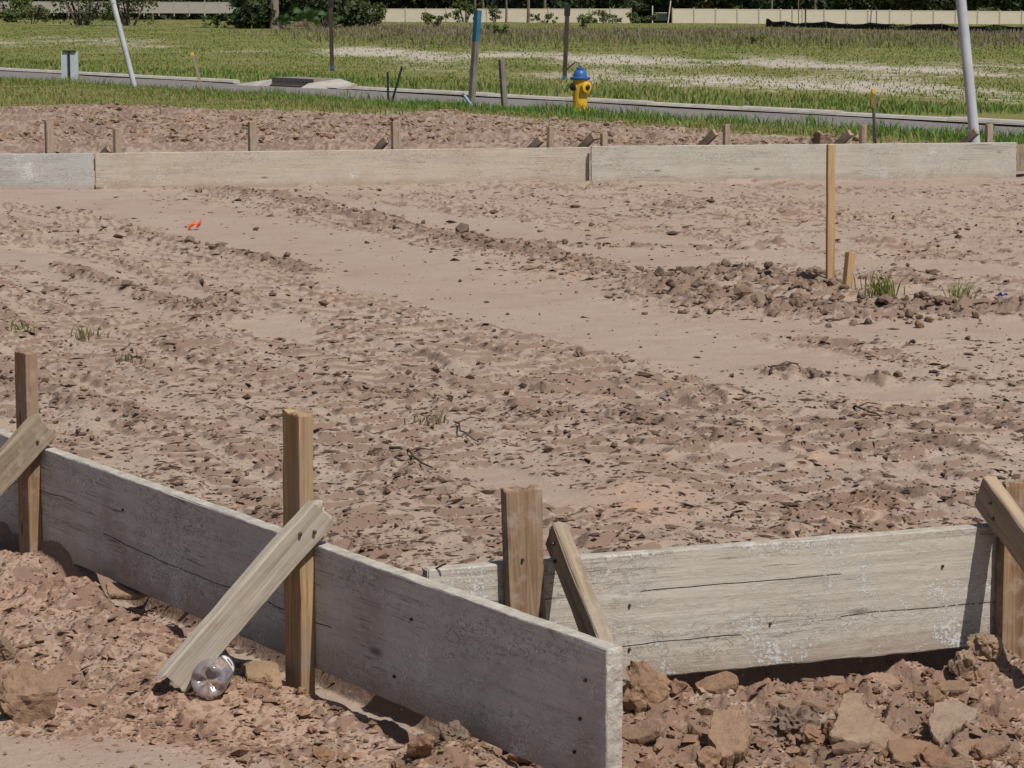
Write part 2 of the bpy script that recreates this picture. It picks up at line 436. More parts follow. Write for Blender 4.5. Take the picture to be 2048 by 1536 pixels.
def mat_ground():
    t = NT("ground_soil")
    pos = t.coord('Position')
    a = t.attr("m1"); sep = t.n('ShaderNodeSeparateColor'); t.l(a.outputs['Color'], sep.inputs[0])
    brk, grs, snd = sep.outputs[0], sep.outputs[1], sep.outputs[2]
    org = t.attr("m2").outputs['Fac']
    nf = t.noise(pos, 55, 5, 0.6)
    nm = t.noise(pos, 6, 5, 0.6)
    nl = t.noise(pos, 0.9, 4, 0.55)
    crust = t.mix(nm, (0.330, 0.254, 0.202), (0.405, 0.318, 0.256))
    crust = t.mix(t.ramp(nl, [(0.38, 0.0), (0.66, 0.75)]), crust, (0.335, 0.248, 0.196))
    crust = t.mix(t.ramp(t.noise(pos, 3.2, 6, 0.7), [(0.52, 0.0), (0.68, 0.5)]), crust, (0.290, 0.200, 0.145))
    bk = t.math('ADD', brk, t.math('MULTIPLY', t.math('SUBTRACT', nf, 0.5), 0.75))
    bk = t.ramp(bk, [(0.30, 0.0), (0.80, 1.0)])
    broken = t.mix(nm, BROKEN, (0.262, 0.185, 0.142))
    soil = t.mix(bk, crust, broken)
    ok = t.ramp(t.math('ADD', org, t.math('MULTIPLY', t.math('SUBTRACT', nm, 0.5), 0.6)), [(0.15, 0.0), (0.85, 0.9)])
    soil = t.mix(ok, soil, t.mix(bk, (0.395, 0.262, 0.186), (0.235, 0.142, 0.098)))
    # white specks of shell and grit
    vor = t.n('ShaderNodeTexVoronoi'); t.l(pos, vor.inputs['Vector']); vor.inputs['Scale'].default_value = 38
    sp = t.math('MULTIPLY', t.math('LESS_THAN', vor.outputs['Distance'], 0.10), t.math('GREATER_THAN', t.noise(pos, 3.1, 3), 0.52))
    soil = t.mix(sp, soil, (0.50, 0.44, 0.38))
    # vegetation floor and bare sand of the field
    g1 = t.noise(pos, 0.35, 5, 0.6); g2 = t.noise(pos, 3.0, 4, 0.65)
    veg = t.ramp(g1, [(0.30, (0.110, 0.130, 0.034)), (0.50, (0.160, 0.165, 0.048)), (0.72, (0.215, 0.190, 0.072))])
    veg = t.mix(t.ramp(g2, [(0.42, 0.0), (0.75, 0.65)]), veg, (0.205, 0.165, 0.085))
    sk = t.math('ADD', snd, t.math('MULTIPLY', t.math('SUBTRACT', t.noise(pos, 1.1, 4, 0.65), 0.5), 1.1))
    sk = t.math('ADD', sk, t.math('MULTIPLY', t.math('SUBTRACT', t.noise(pos, 4.2, 5, 0.75), 0.5), 1.9))
    sk = t.ramp(sk, [(0.34, 0.0), (0.50, 1.0)])
    veg = t.mix(sk, veg, t.mix(g2, (0.37, 0.315, 0.265), (0.48, 0.425, 0.365)))
    gk = t.ramp(t.math('ADD', grs, t.math('MULTIPLY', t.math('SUBTRACT', t.noise(pos, 4.0, 5, 0.65), 0.5), 0.9)), [(0.35, 0.0), (0.65, 1.0)])
    col = t.mix(gk, soil, veg)
    bp = t.bump(t.noise(pos, 160, 5, 0.65), 0.45, 0.006)
    bp = t.bump(nf, 0.5, 0.015, bp)
    return t.fin(col, 0.95, 0.12, bp)

def mat_clod():
    t = NT("clod_soil")
    pos = t.coord('Position')
    tint = t.attr("tint")
    nm = t.noise(pos, 18, 5, 0.65)
    v = t.mix(nm, (0.55, 0.52, 0.50), (1.28, 1.27, 1.25))
    v = t.mix(t.ramp(t.noise(pos, 70, 5, 0.75), [(0.50, 0.0), (0.66, 0.55)]), v, (0.55, 0.50, 0.47))
    col = t.mix(1.0, tint.outputs['Color'], v, 'MULTIPLY')
    bp = t.bump(t.noise(pos, 70, 6, 0.75), 0.8, 0.010)
    return t.fin(col, 0.95, 0.1, bp)

def mat_board(name, base, light, dark, splat, stain, splat_amt=0.5, splits=()):
    """form board: grain along local x, cement wash, dark checks"""
    t = NT(name)
    c = t.coord('Object', jitter=True)
    g = t.coord('Object', scale=(1.6, 30, 30), jitter=True)
    g2 = t.coord('Object', scale=(5, 130, 130), jitter=True)
    grain = t.noise(g, 1.0, 6, 0.62, 0.6)
    fine = t.noise(g2, 1.0, 4, 0.6, 0.2)
    blot = t.noise(c, 4.5, 5, 0.6)
    col = t.mix(t.ramp(grain, [(0.32, 0.0), (0.68, 1.0)]), base, light)
    col = t.mix(t.ramp(fine, [(0.56, 0.0), (0.72, 0.42)]), col, dark)
    film = t.ramp(t.noise(c, 9.0, 6, 0.7), [(0.46, 0.0), (0.62, 0.6)])
    col = t.mix(film, col, tuple(0.5 * (a_ + b_) for a_, b_ in zip(light, (0.40, 0.385, 0.36))))
    col = t.mix(t.ramp(t.noise(c, 34.0, 5, 0.75), [(0.56, 0.0), (0.72, 0.5)]), col, tuple(0.8 * k for k in base))
    col = t.mix(t.ramp(blot, [(0.52, 0.0), (0.74, 0.55)]), col, stain)
    dash = t.noise(t.coord('Object', scale=(16, 190, 190), jitter=True), 1.0, 4, 0.65, 0.4)
    dm = t.math('MULTIPLY', t.ramp(dash, [(0.60, 0.0), (0.66, 0.6)]), t.ramp(t.noise(c, 7.0, 4, 0.65), [(0.40, 0.15), (0.62, 1.0)]))
    col = t.mix(dm, col, tuple(0.55 * k for k in dark))
    lm = t.ramp(t.noise(t.coord('Object', scale=(22, 140, 140), loc=(3, 5, 7), jitter=True), 1.0, 4, 0.65, 0.5), [(0.58, 0.0), (0.66, 0.55)])
    col = t.mix(lm, col, splat)
    # thin checks along the grain
    ck = t.noise(t.coord('Object', scale=(0.9, 42, 42), jitter=True), 1.0, 3, 0.5, 0.9)
    ckm = t.ramp(ck, [(0.478, 0.0), (0.492, 0.85), (0.506, 0.0)])
    ckm = t.math('MULTIPLY', ckm, t.ramp(t.noise(c, 3.0, 2), [(0.46, 0.0), (0.58, 1.0)]))
    col = t.mix(ckm, col, tuple(0.4 * k for k in dark))
    # flaking cement skin: lifted light chips with dark rims, in clusters
    fk = t.noise(t.coord('Object', scale=(34, 60, 60), loc=(1, 2, 3), jitter=True), 1.0, 5, 0.7, 0.8)
    fcl = t.ramp(t.noise(t.coord('Object', scale=(1.8, 8, 8), loc=(6, 1, 4), jitter=True), 1.0, 4, 0.6), [(0.44, 0.0), (0.58, 1.0)])
    fdk = t.math('MULTIPLY', t.ramp(fk, [(0.525, 0.0), (0.555, 0.9), (0.585, 0.0)]), fcl)
    flt = t.math('MULTIPLY', t.ramp(fk, [(0.58, 0.0), (0.63, 0.75)]), fcl)
    col = t.mix(fdk, col, tuple(0.5 * k for k in dark))
    col = t.mix(flt, col, splat)
    # mud splashed along the lower edge and in smears
    mz = t.n('ShaderNodeSeparateXYZ'); t.l(t.n('ShaderNodeTexCoord').outputs['Object'], mz.inputs[0])
    mud = t.math('SUBTRACT', t.math('MULTIPLY', t.noise(c, 11.0, 6, 0.7), 0.16), mz.outputs[2])
    mud = t.ramp(t.math('ADD', t.math('MULTIPLY', mud, 8.0), 0.3), [(0.35, 0.0), (0.85, 0.6)])
    col = t.mix(mud, col, (0.31, 0.225, 0.165))
    # long wandering splits
    so = t.n('ShaderNodeSeparateXYZ'); t.l(t.n('ShaderNodeTexCoord').outputs['Object'], so.inputs[0])
    wv = t.noise(t.coord('Object', scale=(1.3, 0.01, 0.01)), 1.0, 4, 0.6)
    spl = None
    for z0, amp_, x0, x1 in splits:
        dz = t.math('ABSOLUTE', t.math('SUBTRACT', so.outputs[2], t.math('ADD', z0 - 0.5 * amp_, t.math('MULTIPLY', wv, amp_))))
        k1 = t.math('LESS_THAN', dz, 0.0012)
        k1 = t.math('MULTIPLY', k1, t.math('MULTIPLY', t.math('GREATER_THAN', so.outputs[0], x0), t.math('LESS_THAN', so.outputs[0], x1)))
        spl = k1 if spl is None else t.math('MAXIMUM', spl, k1)
    if spl is not None: col = t.mix(spl, col, (0.03, 0.025, 0.02))
    # cement splashes
    s1 = t.noise(c, 120, 5, 0.72); s0 = t.noise(c, 5.5, 3, 0.6)
    sm = t.ramp(t.math('ADD', s1, t.math('MULTIPLY', t.math('SUBTRACT', s0, 0.5), 0.9)), [(0.66 - 0.1 * splat_amt, 0.0), (0.72 - 0.1 * splat_amt, 1.0)])
    col = t.mix(sm, col, splat)
    # knots and dents
    vor = t.n('ShaderNodeTexVoronoi'); t.l(t.coord('Object', scale=(2.3, 7, 7), jitter=True), vor.inputs['Vector']); vor.inputs['Scale'].default_value = 1.0
    kn = t.ramp(vor.outputs['Distance'], [(0.035, 0.8), (0.09, 0.0)])
    col = t.mix(kn, col, tuple(0.45 * k for k in dark))
    bp = t.bump(grain, 0.35, 0.004)
    bp = t.bump(fine, 0.35, 0.002, bp)
    bp = t.bump(sm, 0.5, 0.002, bp)
    bp = t.bump(ckm, -0.6, 0.003, bp)
    bp = t.bump(dm, -0.6, 0.003, bp)
    bp = t.bump(fk, 0.35, 0.004, bp)
    return t.fin(col, 0.9, 0.15, bp)

def mat_lumber(name, light, mid, dark, dirt, dirt_amt=0.5, gray=(0.25, 0.23, 0.20)):
    """sawn stake: grain along local z"""
    t = NT(name)
    c = t.coord('Object', jitter=True)
    w = t.noise(t.coord('Object', scale=(36, 36, 1.6), jitter=True), 1.0, 7, 0.66, 1.4)
    fine = t.noise(t.coord('Object', scale=(180, 180, 5), jitter=True), 1.0, 4, 0.6)
    col = t.ramp(w, [(0.30, dark), (0.48, mid), (0.66, light)])
    col = t.mix(t.ramp(fine, [(0.5, 0.0), (0.75, 0.5)]), col, dark)
    weather = t.ramp(t.noise(c, 5.0, 4, 0.6), [(0.45, 0.0), (0.72, 0.8)])
    col = t.mix(weather, col, gray)
    dm = t.ramp(t.noise(c, 22, 5, 0.7), [(0.62 - 0.2 * dirt_amt, 0.0), (0.80 - 0.2 * dirt_amt, 0.85)])
    col = t.mix(dm, col, dirt)
    vor = t.n('ShaderNodeTexVoronoi'); t.l(t.coord('Object', scale=(14, 14, 4), jitter=True), vor.inputs['Vector']); vor.inputs['Scale'].default_value = 1.0
    col = t.mix(t.ramp(vor.outputs['Distance'], [(0.05, 0.75), (0.12, 0.0)]), col, tuple(0.4 * k for k in dark))
    bp = t.bump(w, 0.5, 0.004)
    bp = t.bump(fine, 0.35, 0.0015, bp)
    return t.fin(col, 0.88, 0.18, bp)

def mat_simple(name, ca, cb, scale=8, rough=0.7, spec=0.3, bump=0.2, bscale=60, bd=0.003, metal=0.0, kind='Object'):
    t = NT(name)
    c = t.coord(kind)
    col = t.mix(t.ramp(t.noise(c, scale, 5, 0.6), [(0.35, 0.0), (0.68, 1.0)]), ca, cb)
    bp = t.bump(t.noise(c, bscale, 4, 0.6), bump, bd)
    t.b.inputs['Metallic'].default_value = metal
    return t.fin(col, rough, spec, bp)

def mat_leaf(name, trans=0.25):
    """foliage coloured by a per-leaf tint"""
    t = NT(name)
    a = t.attr("tint")
    t.l(a.outputs['Color'], t.b.inputs['Base Color'])
    t.b.inputs['Roughness'].default_value = 0.6
    t.b.inputs['Specular IOR Level'].default_value = 0.25
    tr = t.n('ShaderNodeBsdfTranslucent'); t.l(a.outputs['Color'], tr.inputs[0])
    mx = t.n('ShaderNodeMixShader'); mx.inputs[0].default_value = trans
    t.l(t.b.outputs[0], mx.inputs[1]); t.l(tr.outputs[0], mx.inputs[2]); t.l(mx.outputs[0], t.out.inputs[0])
    return t.m

M = {}
M['ground'] = mat_ground()
M['clod'] = mat_clod()
M['board_left'] = mat_board('grey_form_wood', (0.430, 0.418, 0.402), (0.540, 0.525, 0.505), (0.25, 0.225, 0.205), (0.60, 0.59, 0.57), (0.205, 0.145, 0.11), 0.3, ((0.165, 0.06, 0.35, 1.15), (0.11, 0.07, 1.35, 2.6), (0.21, 0.03, 0.05, 0.4)))
M['board_right'] = mat_board('pale_form_wood', (0.420, 0.375, 0.312), (0.515, 0.470, 0.405), (0.25, 0.205, 0.165), (0.56, 0.545, 0.515), (0.40, 0.335, 0.27), 0.7, ((0.08, 0.05, 0.25, 0.75), (0.20, 0.03, 0.5, 1.0), (0.10, 0.04, 1.0, 1.45)))
M['board_far'] = mat_board('washed_form_wood', (0.415, 0.355, 0.285), (0.49, 0.43, 0.35), (0.30, 0.225, 0.165), (0.54, 0.50, 0.45), (0.34, 0.25, 0.18), 0.2)
M['board_far_grey'] = mat_board('cement_form_wood', (0.41, 0.38, 0.325), (0.48, 0.45, 0.39), (0.31, 0.26, 0.21), (0.54, 0.53, 0.50), (0.36, 0.30, 0.24), 0.3)
M['board_cool'] = mat_board('blue_grey_form_wood', (0.37, 0.365, 0.345), (0.45, 0.445, 0.42), (0.30, 0.27, 0.23), (0.60, 0.60, 0.58), (0.36, 0.32, 0.28), 0.5)
M['edge_left'] = mat_simple('cement_edge', (0.33, 0.295, 0.25), (0.50, 0.465, 0.41), 26, 0.95, 0.1, 0.7, 90, 0.006)
M['stake_gold'] = mat_lumber('golden_lumber', (0.44, 0.305, 0.165), (0.345, 0.225, 0.115), (0.17, 0.10, 0.05), (0.32, 0.24, 0.17), 0.35, (0.29, 0.235, 0.18))
M['stake_brown'] = mat_lumber('brown_lumber', (0.34, 0.225, 0.135), (0.25, 0.155, 0.09), (0.12, 0.07, 0.04), (0.36, 0.27, 0.20), 0.5, (0.27, 0.20, 0.15))
M['brace_tan'] = mat_lumber('tan_lumber', (0.43, 0.32, 0.21), (0.36, 0.26, 0.165), (0.20, 0.135, 0.085), (0.33, 0.26, 0.20), 0.4, (0.31, 0.26, 0.21))
M['stake_old'] = mat_lumber('muddy_lumber', (0.33, 0.235, 0.155), (0.22, 0.14, 0.085), (0.09, 0.052, 0.032), (0.34, 0.275, 0.22), 0.6, (0.26, 0.205, 0.16))
M['brace_pale'] = mat_lumber('pale_weathered_lumber', (0.52, 0.465, 0.385), (0.40, 0.345, 0.275), (0.17, 0.125, 0.09), (0.38, 0.29, 0.21), 0.5, (0.42, 0.375, 0.31))
M['brace_grey'] = mat_lumber('grey_weathered_lumber', (0.33, 0.26, 0.18), (0.24, 0.18, 0.125), (0.12, 0.085, 0.06), (0.36, 0.30, 0.23), 0.6, (0.28, 0.24, 0.19))
M['brace_gold'] = mat_lumber('fresh_lumber', (0.52, 0.38, 0.21), (0.45, 0.31, 0.16), (0.30, 0.18, 0.09), (0.36, 0.27, 0.19), 0.4, (0.34, 0.27, 0.19))
M['stake_far'] = mat_lumber('far_stake_lumber', (0.38, 0.29, 0.21), (0.30, 0.22, 0.155), (0.18, 0.125, 0.09), (0.36, 0.29, 0.23), 0.6, (0.31, 0.26, 0.22))
M['survey'] = mat_lumber('survey_lath', (0.46, 0.315, 0.165), (0.41, 0.27, 0.135), (0.28, 0.175, 0.085), (0.36, 0.255, 0.15), 0.2, (0.40, 0.28, 0.16))
M['post_grey'] = mat_lumber('grey_post_wood', (0.24, 0.215, 0.19), (0.17, 0.15, 0.135), (0.10, 0.085, 0.075), (0.22, 0.19, 0.16), 0.4, (0.22, 0.21, 0.20))
M['post_dark'] = mat_lumber('dark_post_wood', (0.085, 0.065, 0.05), (0.055, 0.042, 0.034), (0.030, 0.024, 0.020), (0.10, 0.08, 0.06), 0.2, (0.07, 0.06, 0.055))
M['nail'] = mat_simple('rusty_steel', (0.05, 0.035, 0.03), (0.14, 0.10, 0.08), 40, 0.5, 0.5, 0.2, 90, 0.001, 0.6)
M['pipe'] = mat_simple('pale_pipe_plastic', (0.37, 0.39, 0.42), (0.50, 0.52, 0.545), 3, 0.5, 0.4, 0.1, 30)
M['road'] = mat_simple('asphalt', (0.165, 0.150, 0.140), (0.215, 0.196, 0.184), 2.5, 0.92, 0.2, 0.5, 90, 0.004, kind='Position')
M['kerb'] = mat_simple('kerb_concrete', (0.35, 0.32, 0.28), (0.46, 0.43, 0.385), 3.0, 0.9, 0.2, 0.3, 60, kind='Position')
M['cast_iron'] = mat_simple('weathered_iron', (0.17, 0.15, 0.132), (0.27, 0.24, 0.215), 14, 0.75, 0.3, 0.3, 60)
M['yellow'] = mat_simple('hydrant_yellow', (0.60, 0.355, 0.022), (0.68, 0.42, 0.035), 9, 0.42, 0.45, 0.12, 40)
M['blue'] = mat_simple('hydrant_blue', (0.022, 0.085, 0.26), (0.035, 0.115, 0.33), 9, 0.40, 0.45, 0.12, 40)
M['black_iron'] = mat_simple('black_iron', (0.015, 0.014, 0.013), (0.035, 0.03, 0.028), 12, 0.5, 0.4, 0.2, 40)
M['black_strap'] = mat_simple('black_plastic', (0.010, 0.010, 0.011), (0.022, 0.022, 0.024), 12, 0.5, 0.4, 0.2, 40)
M['blue_paint'] = mat_simple('blue_marker_paint', (0.022, 0.095, 0.165), (0.042, 0.155, 0.255), 10, 0.7, 0.3, 0.3, 60)
M['sign'] = mat_simple('sign_back_metal', (0.36, 0.42, 0.46), (0.45, 0.50, 0.54), 4, 0.5, 0.4, 0.1, 30)
M['yellow_flag'] = mat_simple('yellow_flagging', (0.62, 0.42, 0.03), (0.72, 0.52, 0.06), 12, 0.5, 0.4, 0.2, 40)
M['orange_flag'] = mat_simple('orange_flagging', (0.78, 0.10, 0.018), (0.90, 0.17, 0.035), 25, 0.5, 0.4, 0.2, 60)
M['blue_scrap'] = mat_simple('blue_scrap', (0.05, 0.09, 0.32), (0.09, 0.14, 0.42), 12, 0.5, 0.4, 0.2, 40)
M['blue_tube'] = mat_simple('blue_tubing', (0.04, 0.15, 0.30), (0.42, 0.50, 0.55), 45, 0.5, 0.4, 0.1, 40)
M['vinyl'] = mat_simple('cream_vinyl', (0.60, 0.53, 0.42), (0.66, 0.59, 0.48), 0.6, 0.6, 0.3, 0.05, 5)
M['vinyl_post'] = mat_simple('cream_vinyl_post', (0.40, 0.35, 0.285), (0.46, 0.41, 0.33), 0.6, 0.6, 0.3, 0.05, 5)
M['vinyl_painted_shade'] = mat_simple('painted_shade_vinyl', (0.36, 0.335, 0.30), (0.43, 0.40, 0.36), 0.6, 0.6, 0.3, 0.05, 5)  # same fence vinyl with shade put into a greyer, darker colour
M['silt'] = mat_simple('black_silt_fabric', (0.010, 0.009, 0.011), (0.024, 0.020, 0.024), 1.5, 0.85, 0.2, 0.3, 8)
M['bark'] = mat_simple('bark', (0.105, 0.080, 0.065), (0.22, 0.175, 0.15), 4, 0.95, 0.1, 0.8, 9, 0.03)
M['leaf'] = mat_leaf('foliage')
M['blade'] = mat_leaf('grass_blades', 0.35)

# ------------------------------------------------------------------ object helpers
def tag(o, label=None, cat=None, group=None, kind=None):
    if label: o["label"] = label
    if cat: o["category"] = cat
    if group: o["group"] = group
    if kind: o["kind"] = kind
    return o

def link(name, me, mat=None, parent=None):
    o = bpy.data.objects.new(name, me)
    COL.objects.link(o)
    if mat is not None and not me.materials: me.materials.append(mat)
    if parent is not None: o.parent = parent
    return o

def empty(name, loc, rz=0.0):
    o = bpy.data.objects.new(name, None)
    o.empty_display_size = 0.1
    o.location = loc; o.rotation_euler = (0, 0, rz)
    COL.objects.link(o)
    return o

def copy_tree(o, parent=None):
    c = o.copy(); COL.objects.link(c); c.parent = parent
    for ch in list(o.children): copy_tree(ch, c)
    return c

def mesh_np(name, V, Fc, smooth=False, tint=None):
    """mesh from numpy arrays; Fc is (n,3) or (n,4)"""
    V = np.asarray(V, np.float32); Fc = np.asarray(Fc, np.int32)
    me = bpy.data.meshes.new(name)
    k = Fc.shape[1]
    me.vertices.add(len(V)); me.vertices.foreach_set("co", V.ravel())
    me.loops.add(Fc.size); me.loops.foreach_set("vertex_index", Fc.ravel())
    me.polygons.add(len(Fc))
    me.polygons.foreach_set("loop_start", np.arange(0, Fc.size, k, dtype=np.int32))
    me.polygons.foreach_set("use_smooth", np.full(len(Fc), smooth, dtype=bool))
    if tint is not None:
        a = me.attributes.new("tint", 'FLOAT_COLOR', 'POINT')
        a.data.foreach_set("color", np.c_[tint, np.ones(len(tint))].astype(np.float32).ravel())
    me.update(calc_edges=True)
    return me

class MB:
    """collects simple solids into one mesh"""
    def __init__(self): self.v = []; self.f = []
    def add(self, vs, fs):
        o = len(self.v); self.v += [tuple(v) for v in vs]; self.f += [tuple(i + o for i in f) for f in fs]
    def box(self, c, s, rot=None):
        hx, hy, hz = s[0] / 2, s[1] / 2, s[2] / 2
        vs = [Vector((x, y, z)) for z in (-hz, hz) for y in (-hy, hy) for x in (-hx, hx)]
        if rot is not None: vs = [rot @ v for v in vs]
        vs = [v + Vector(c) for v in vs]
        self.add(vs, [(0, 2, 3, 1), (4, 5, 7, 6), (0, 1, 5, 4), (1, 3, 7, 5), (3, 2, 6, 7), (2, 0, 4, 6)])
    def tube(self, pts, rad, n=8, cap=True):
        pts = [Vector(p) for p in pts]
        if isinstance(rad, (int, float)): rad = [rad] * len(pts)
        up = Vector((0.13, 0.97, 0.21)); vs = []; fs = []
        for i, p in enumerate(pts):
            d = (pts[min(i + 1, len(pts) - 1)] - pts[max(i - 1, 0)]).normalized()
            s = d.cross(up)
            if s.length < 0.05: s = d.cross(Vector((1, 0, 0)))
            s.normalize(); w = s.cross(d)
            for k in range(n):
                a = 2 * math.pi * k / n
                vs.append(p + (s * math.cos(a) + w * math.sin(a)) * rad[i])
        for i in range(len(pts) - 1):
            for k in range(n):
                a = i * n + k; b = i * n + (k + 1) % n
                fs.append((a, a + n, b + n, b))
        if cap:
            fs.append(tuple(range(n))); fs.append(tuple(reversed(range((len(pts) - 1) * n, len(pts) * n))))
        self.add(vs, fs)
    def lathe(self, prof, n=20, axis=None, org=(0, 0, 0)):
        """profile of (radius, height) spun about z (or about axis)"""
        vs = []; fs = []
        q = Matrix.Identity(3) if axis is None else Vector((0, 0, 1)).rotation_difference(Vector(axis)).to_matrix()
        for r, z in prof:
            for k in range(n):
                a = 2 * math.pi * k / n
                vs.append(q @ Vector((r * math.cos(a), r * math.sin(a), z)) + Vector(org))
        for i in range(len(prof) - 1):
            for k in range(n):
                a = i * n + k; b = i * n + (k + 1) % n
                fs.append((a, b, b + n, a + n))
        fs.append(tuple(reversed(range(n)))); fs.append(tuple(range((len(prof) - 1) * n, len(prof) * n)))
        self.add(vs, fs)
    def mesh(self, name, smooth=False, auto=None):
        me = bpy.data.meshes.new(name)
        me.from_pydata(self.v, [], self.f)
        bm = bmesh.new(); bm.from_mesh(me)
        bmesh.ops.recalc_face_normals(bm, faces=bm.faces)
        if smooth:
            for f in bm.faces: f.smooth = True
            for e in bm.edges:
                if len(e.link_faces) == 2 and e.calc_face_angle(0) > (auto or 0.7): e.smooth = False
        bm.to_mesh(me); bm.free()
        return me
    def build(self, name, mat, parent=None, smooth=False):
        return link(name, self.mesh(name, smooth), mat, parent)

def timber(name, L, T, H, seed, nx=None, cell=0.02, amp=0.0012, wear=0.004, warp=0.0, crook=0.0, ends=1.0):
    """sawn timber block, long side on local x from 0 to L, y 0..T, z 0..H, with worn arrises"""
    nx = max(2, int(L / cell)); ny = max(2, int(round(T / cell))); nz = max(2, int(round(H / cell)))
    def axis(n, ln):
        a = np.linspace(0, ln, n + 1)
        e = min(0.0035, ln * 0.1)
        return np.unique(np.r_[a, e, ln - e])
    ax, ay, az = axis(nx, L), axis(ny, T), axis(nz, H)
    bm = bmesh.new(); cache = {}
    def vert(i, j, k):
        key = (i, j, k)
        if key not in cache: cache[key] = bm.verts.new((ax[i], ay[j], az[k]))
        return cache[key]
    X, Y, Z = len(ax) - 1, len(ay) - 1, len(az) - 1
    for i in range(X):
        for j in range(Y):
            bm.faces.new((vert(i, j, 0), vert(i, j + 1, 0), vert(i + 1, j + 1, 0), vert(i + 1, j, 0)))
            bm.faces.new((vert(i, j, Z), vert(i + 1, j, Z), vert(i + 1, j + 1, Z), vert(i, j + 1, Z)))
        for k in range(Z):
            bm.faces.new((vert(i, 0, k), vert(i + 1, 0, k), vert(i + 1, 0, k + 1), vert(i, 0, k + 1)))
            bm.faces.new((vert(i, Y, k), vert(i, Y, k + 1), vert(i + 1, Y, k + 1), vert(i + 1, Y, k)))
    for j in range(Y):
        for k in range(Z):
            bm.faces.new((vert(0, j, k), vert(0, j, k + 1), vert(0, j + 1, k + 1), vert(0, j + 1, k)))
            bm.faces.new((vert(X, j, k), vert(X, j + 1, k), vert(X, j + 1, k + 1), vert(X, j, k + 1)))
    me = bpy.data.meshes.new(name); bm.to_mesh(me); bm.free()
    n = len(me.vertices); co = np.empty(n * 3, np.float32); me.vertices.foreach_get("co", co); co = co.reshape(-1, 3)
    x, y, z = co[:, 0].copy(), co[:, 1].copy(), co[:, 2].copy()
    ex = np.minimum(x, L - x); ey = np.minimum(y, T - y); ez = np.minimum(z, H - z)
    onx, ony, onz = ex < 1e-5, ey < 1e-5, ez < 1e-5
    cnt = onx.astype(int) + ony + onz
    w = wear * (0.35 + 0.65 * np.abs(fbm(x * 14 + y * 40 + seed, z * 40 - y * 23, seed, 3))) + wear * 1.6 * np.clip(fbm(x * 6 + seed, z * 20 + y * 20, seed + 3, 2) - 0.3, 0, 1)
    edge = cnt >= 2
    for c, on, ln in ((0, onx, L), (1, ony, T), (2, onz, H)):
        sgn = np.where(co[:, c] < ln / 2, 1.0, -1.0)
        co[:, c] += np.where(edge & on, sgn * w * (0.5 if c == 0 else 0.5), 0)
    grain = fbm(x * 3 + seed * 7, z * 60 + y * 60, seed + 11, 3)
    co[:, 1] += amp * grain * np.where(ony, 1, 0)
    co[:, 2] += 1.6 * amp * fbm(x * 11 + seed, y * 20, seed + 13, 3) * np.where(onz, 1, 0)
    co[:, 0] += 2.0 * ends * amp * fbm(y * 70 + seed, z * 70, seed + 15, 3) * np.where(onx, 1, 0)
    if crook: co[:, 1] += crook * fbm(x * 5 + np.where(y < T / 2, 13.0, 0.0), z * 6 + seed, seed + 17, 3)
    co[:, 1] += warp * np.sin(x / L * math.pi) + 0.3 * warp * np.sin(x / L * 9 + seed)
    me.vertices.foreach_set("co", co.ravel()); me.update()
    return me

def frame_matrix(org, ex, ey, ez):
    m = Matrix((ex, ey, ez)).transposed().to_4x4()
    m.translation = org
    return m

ALIGN_Z = Matrix.Rotation(-math.pi / 2, 4, 'Y')   # local x (length) -> world z

def nail(parent, p, n, r=0.0035, L=0.004):
    """small nail head standing on a surface, coordinates in the parent's frame"""
    b = MB(); b.lathe([(r, -0.002), (r, L * 0.7), (r * 0.7, L)], 8, n, p)
    return b.build("nail", M['nail'], parent)

# ================================================================== THE GROUND
us = np.linspace(-0.217, 0.217, 730)
ext = 0.217 + np.cumsum(0.0012 * 1.32 ** np.arange(1, 26)); ext = ext[ext < 2.5]
us = np.r_[-ext[::-1], us, ext]
ys = [-60, -30, -14, -7, -3, -1, 0.5, 1.6, 2.6, 3.4, 4.0, 4.4, 4.7]
y = 4.82
while y < 25.5: ys.append(y); y += (0.00068 if y > 7 else 0.00054) * y ** 1.5
while y < 62: ys.append(y); y += 0.0011 * y ** 1.5
while y < 130: ys.append(y); y += 1.3
while y < 340: ys.append(y); y += 5.0
while y < 1400: ys.append(y); y *= 1.2
ys = np.array(ys)
UU, YY = np.meshgrid(us, ys)
XX = UU * np.maximum(YY, 4.0)
gx, gy = XX.ravel(), YY.ravel()
H_, B_, G_, S_, O_, SM_ = ground(gx, gy)
nr, nc = UU.shape
idx = np.arange(nr * nc).reshape(nr, nc)
quads = np.stack([idx[:-1, :-1].ravel(), idx[:-1, 1:].ravel(), idx[1:, 1:].ravel(), idx[1:, :-1].ravel()], 1)
HG = H_.reshape(nr, nc)
dzy = np.gradient(HG, axis=0) / np.maximum(np.gradient(YY, axis=0), 1e-4)
dzx = np.gradient(HG, axis=1) / np.maximum(np.gradient(XX, axis=1), 1e-4)
slope = np.hypot(dzx, dzy).ravel()
B_ = np.clip(B_ + 0.75 * sst(0.34, 1.05, slope * (1 + np.clip(gy, 0, 24) / 26)) * (gy < 40) * (gy > 4.8), 0, 1)  # steep faces of the nearer ground take the darker soil tone
gme = mesh_np("ground", np.c_[gx, gy, H_], quads, True)
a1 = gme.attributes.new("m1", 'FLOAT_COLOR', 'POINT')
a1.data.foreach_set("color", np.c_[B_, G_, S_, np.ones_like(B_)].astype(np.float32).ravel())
a2 = gme.attributes.new("m2", 'FLOAT', 'POINT')
a2.data.foreach_set("value", O_.astype(np.float32))
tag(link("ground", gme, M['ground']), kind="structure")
del UU, YY, XX

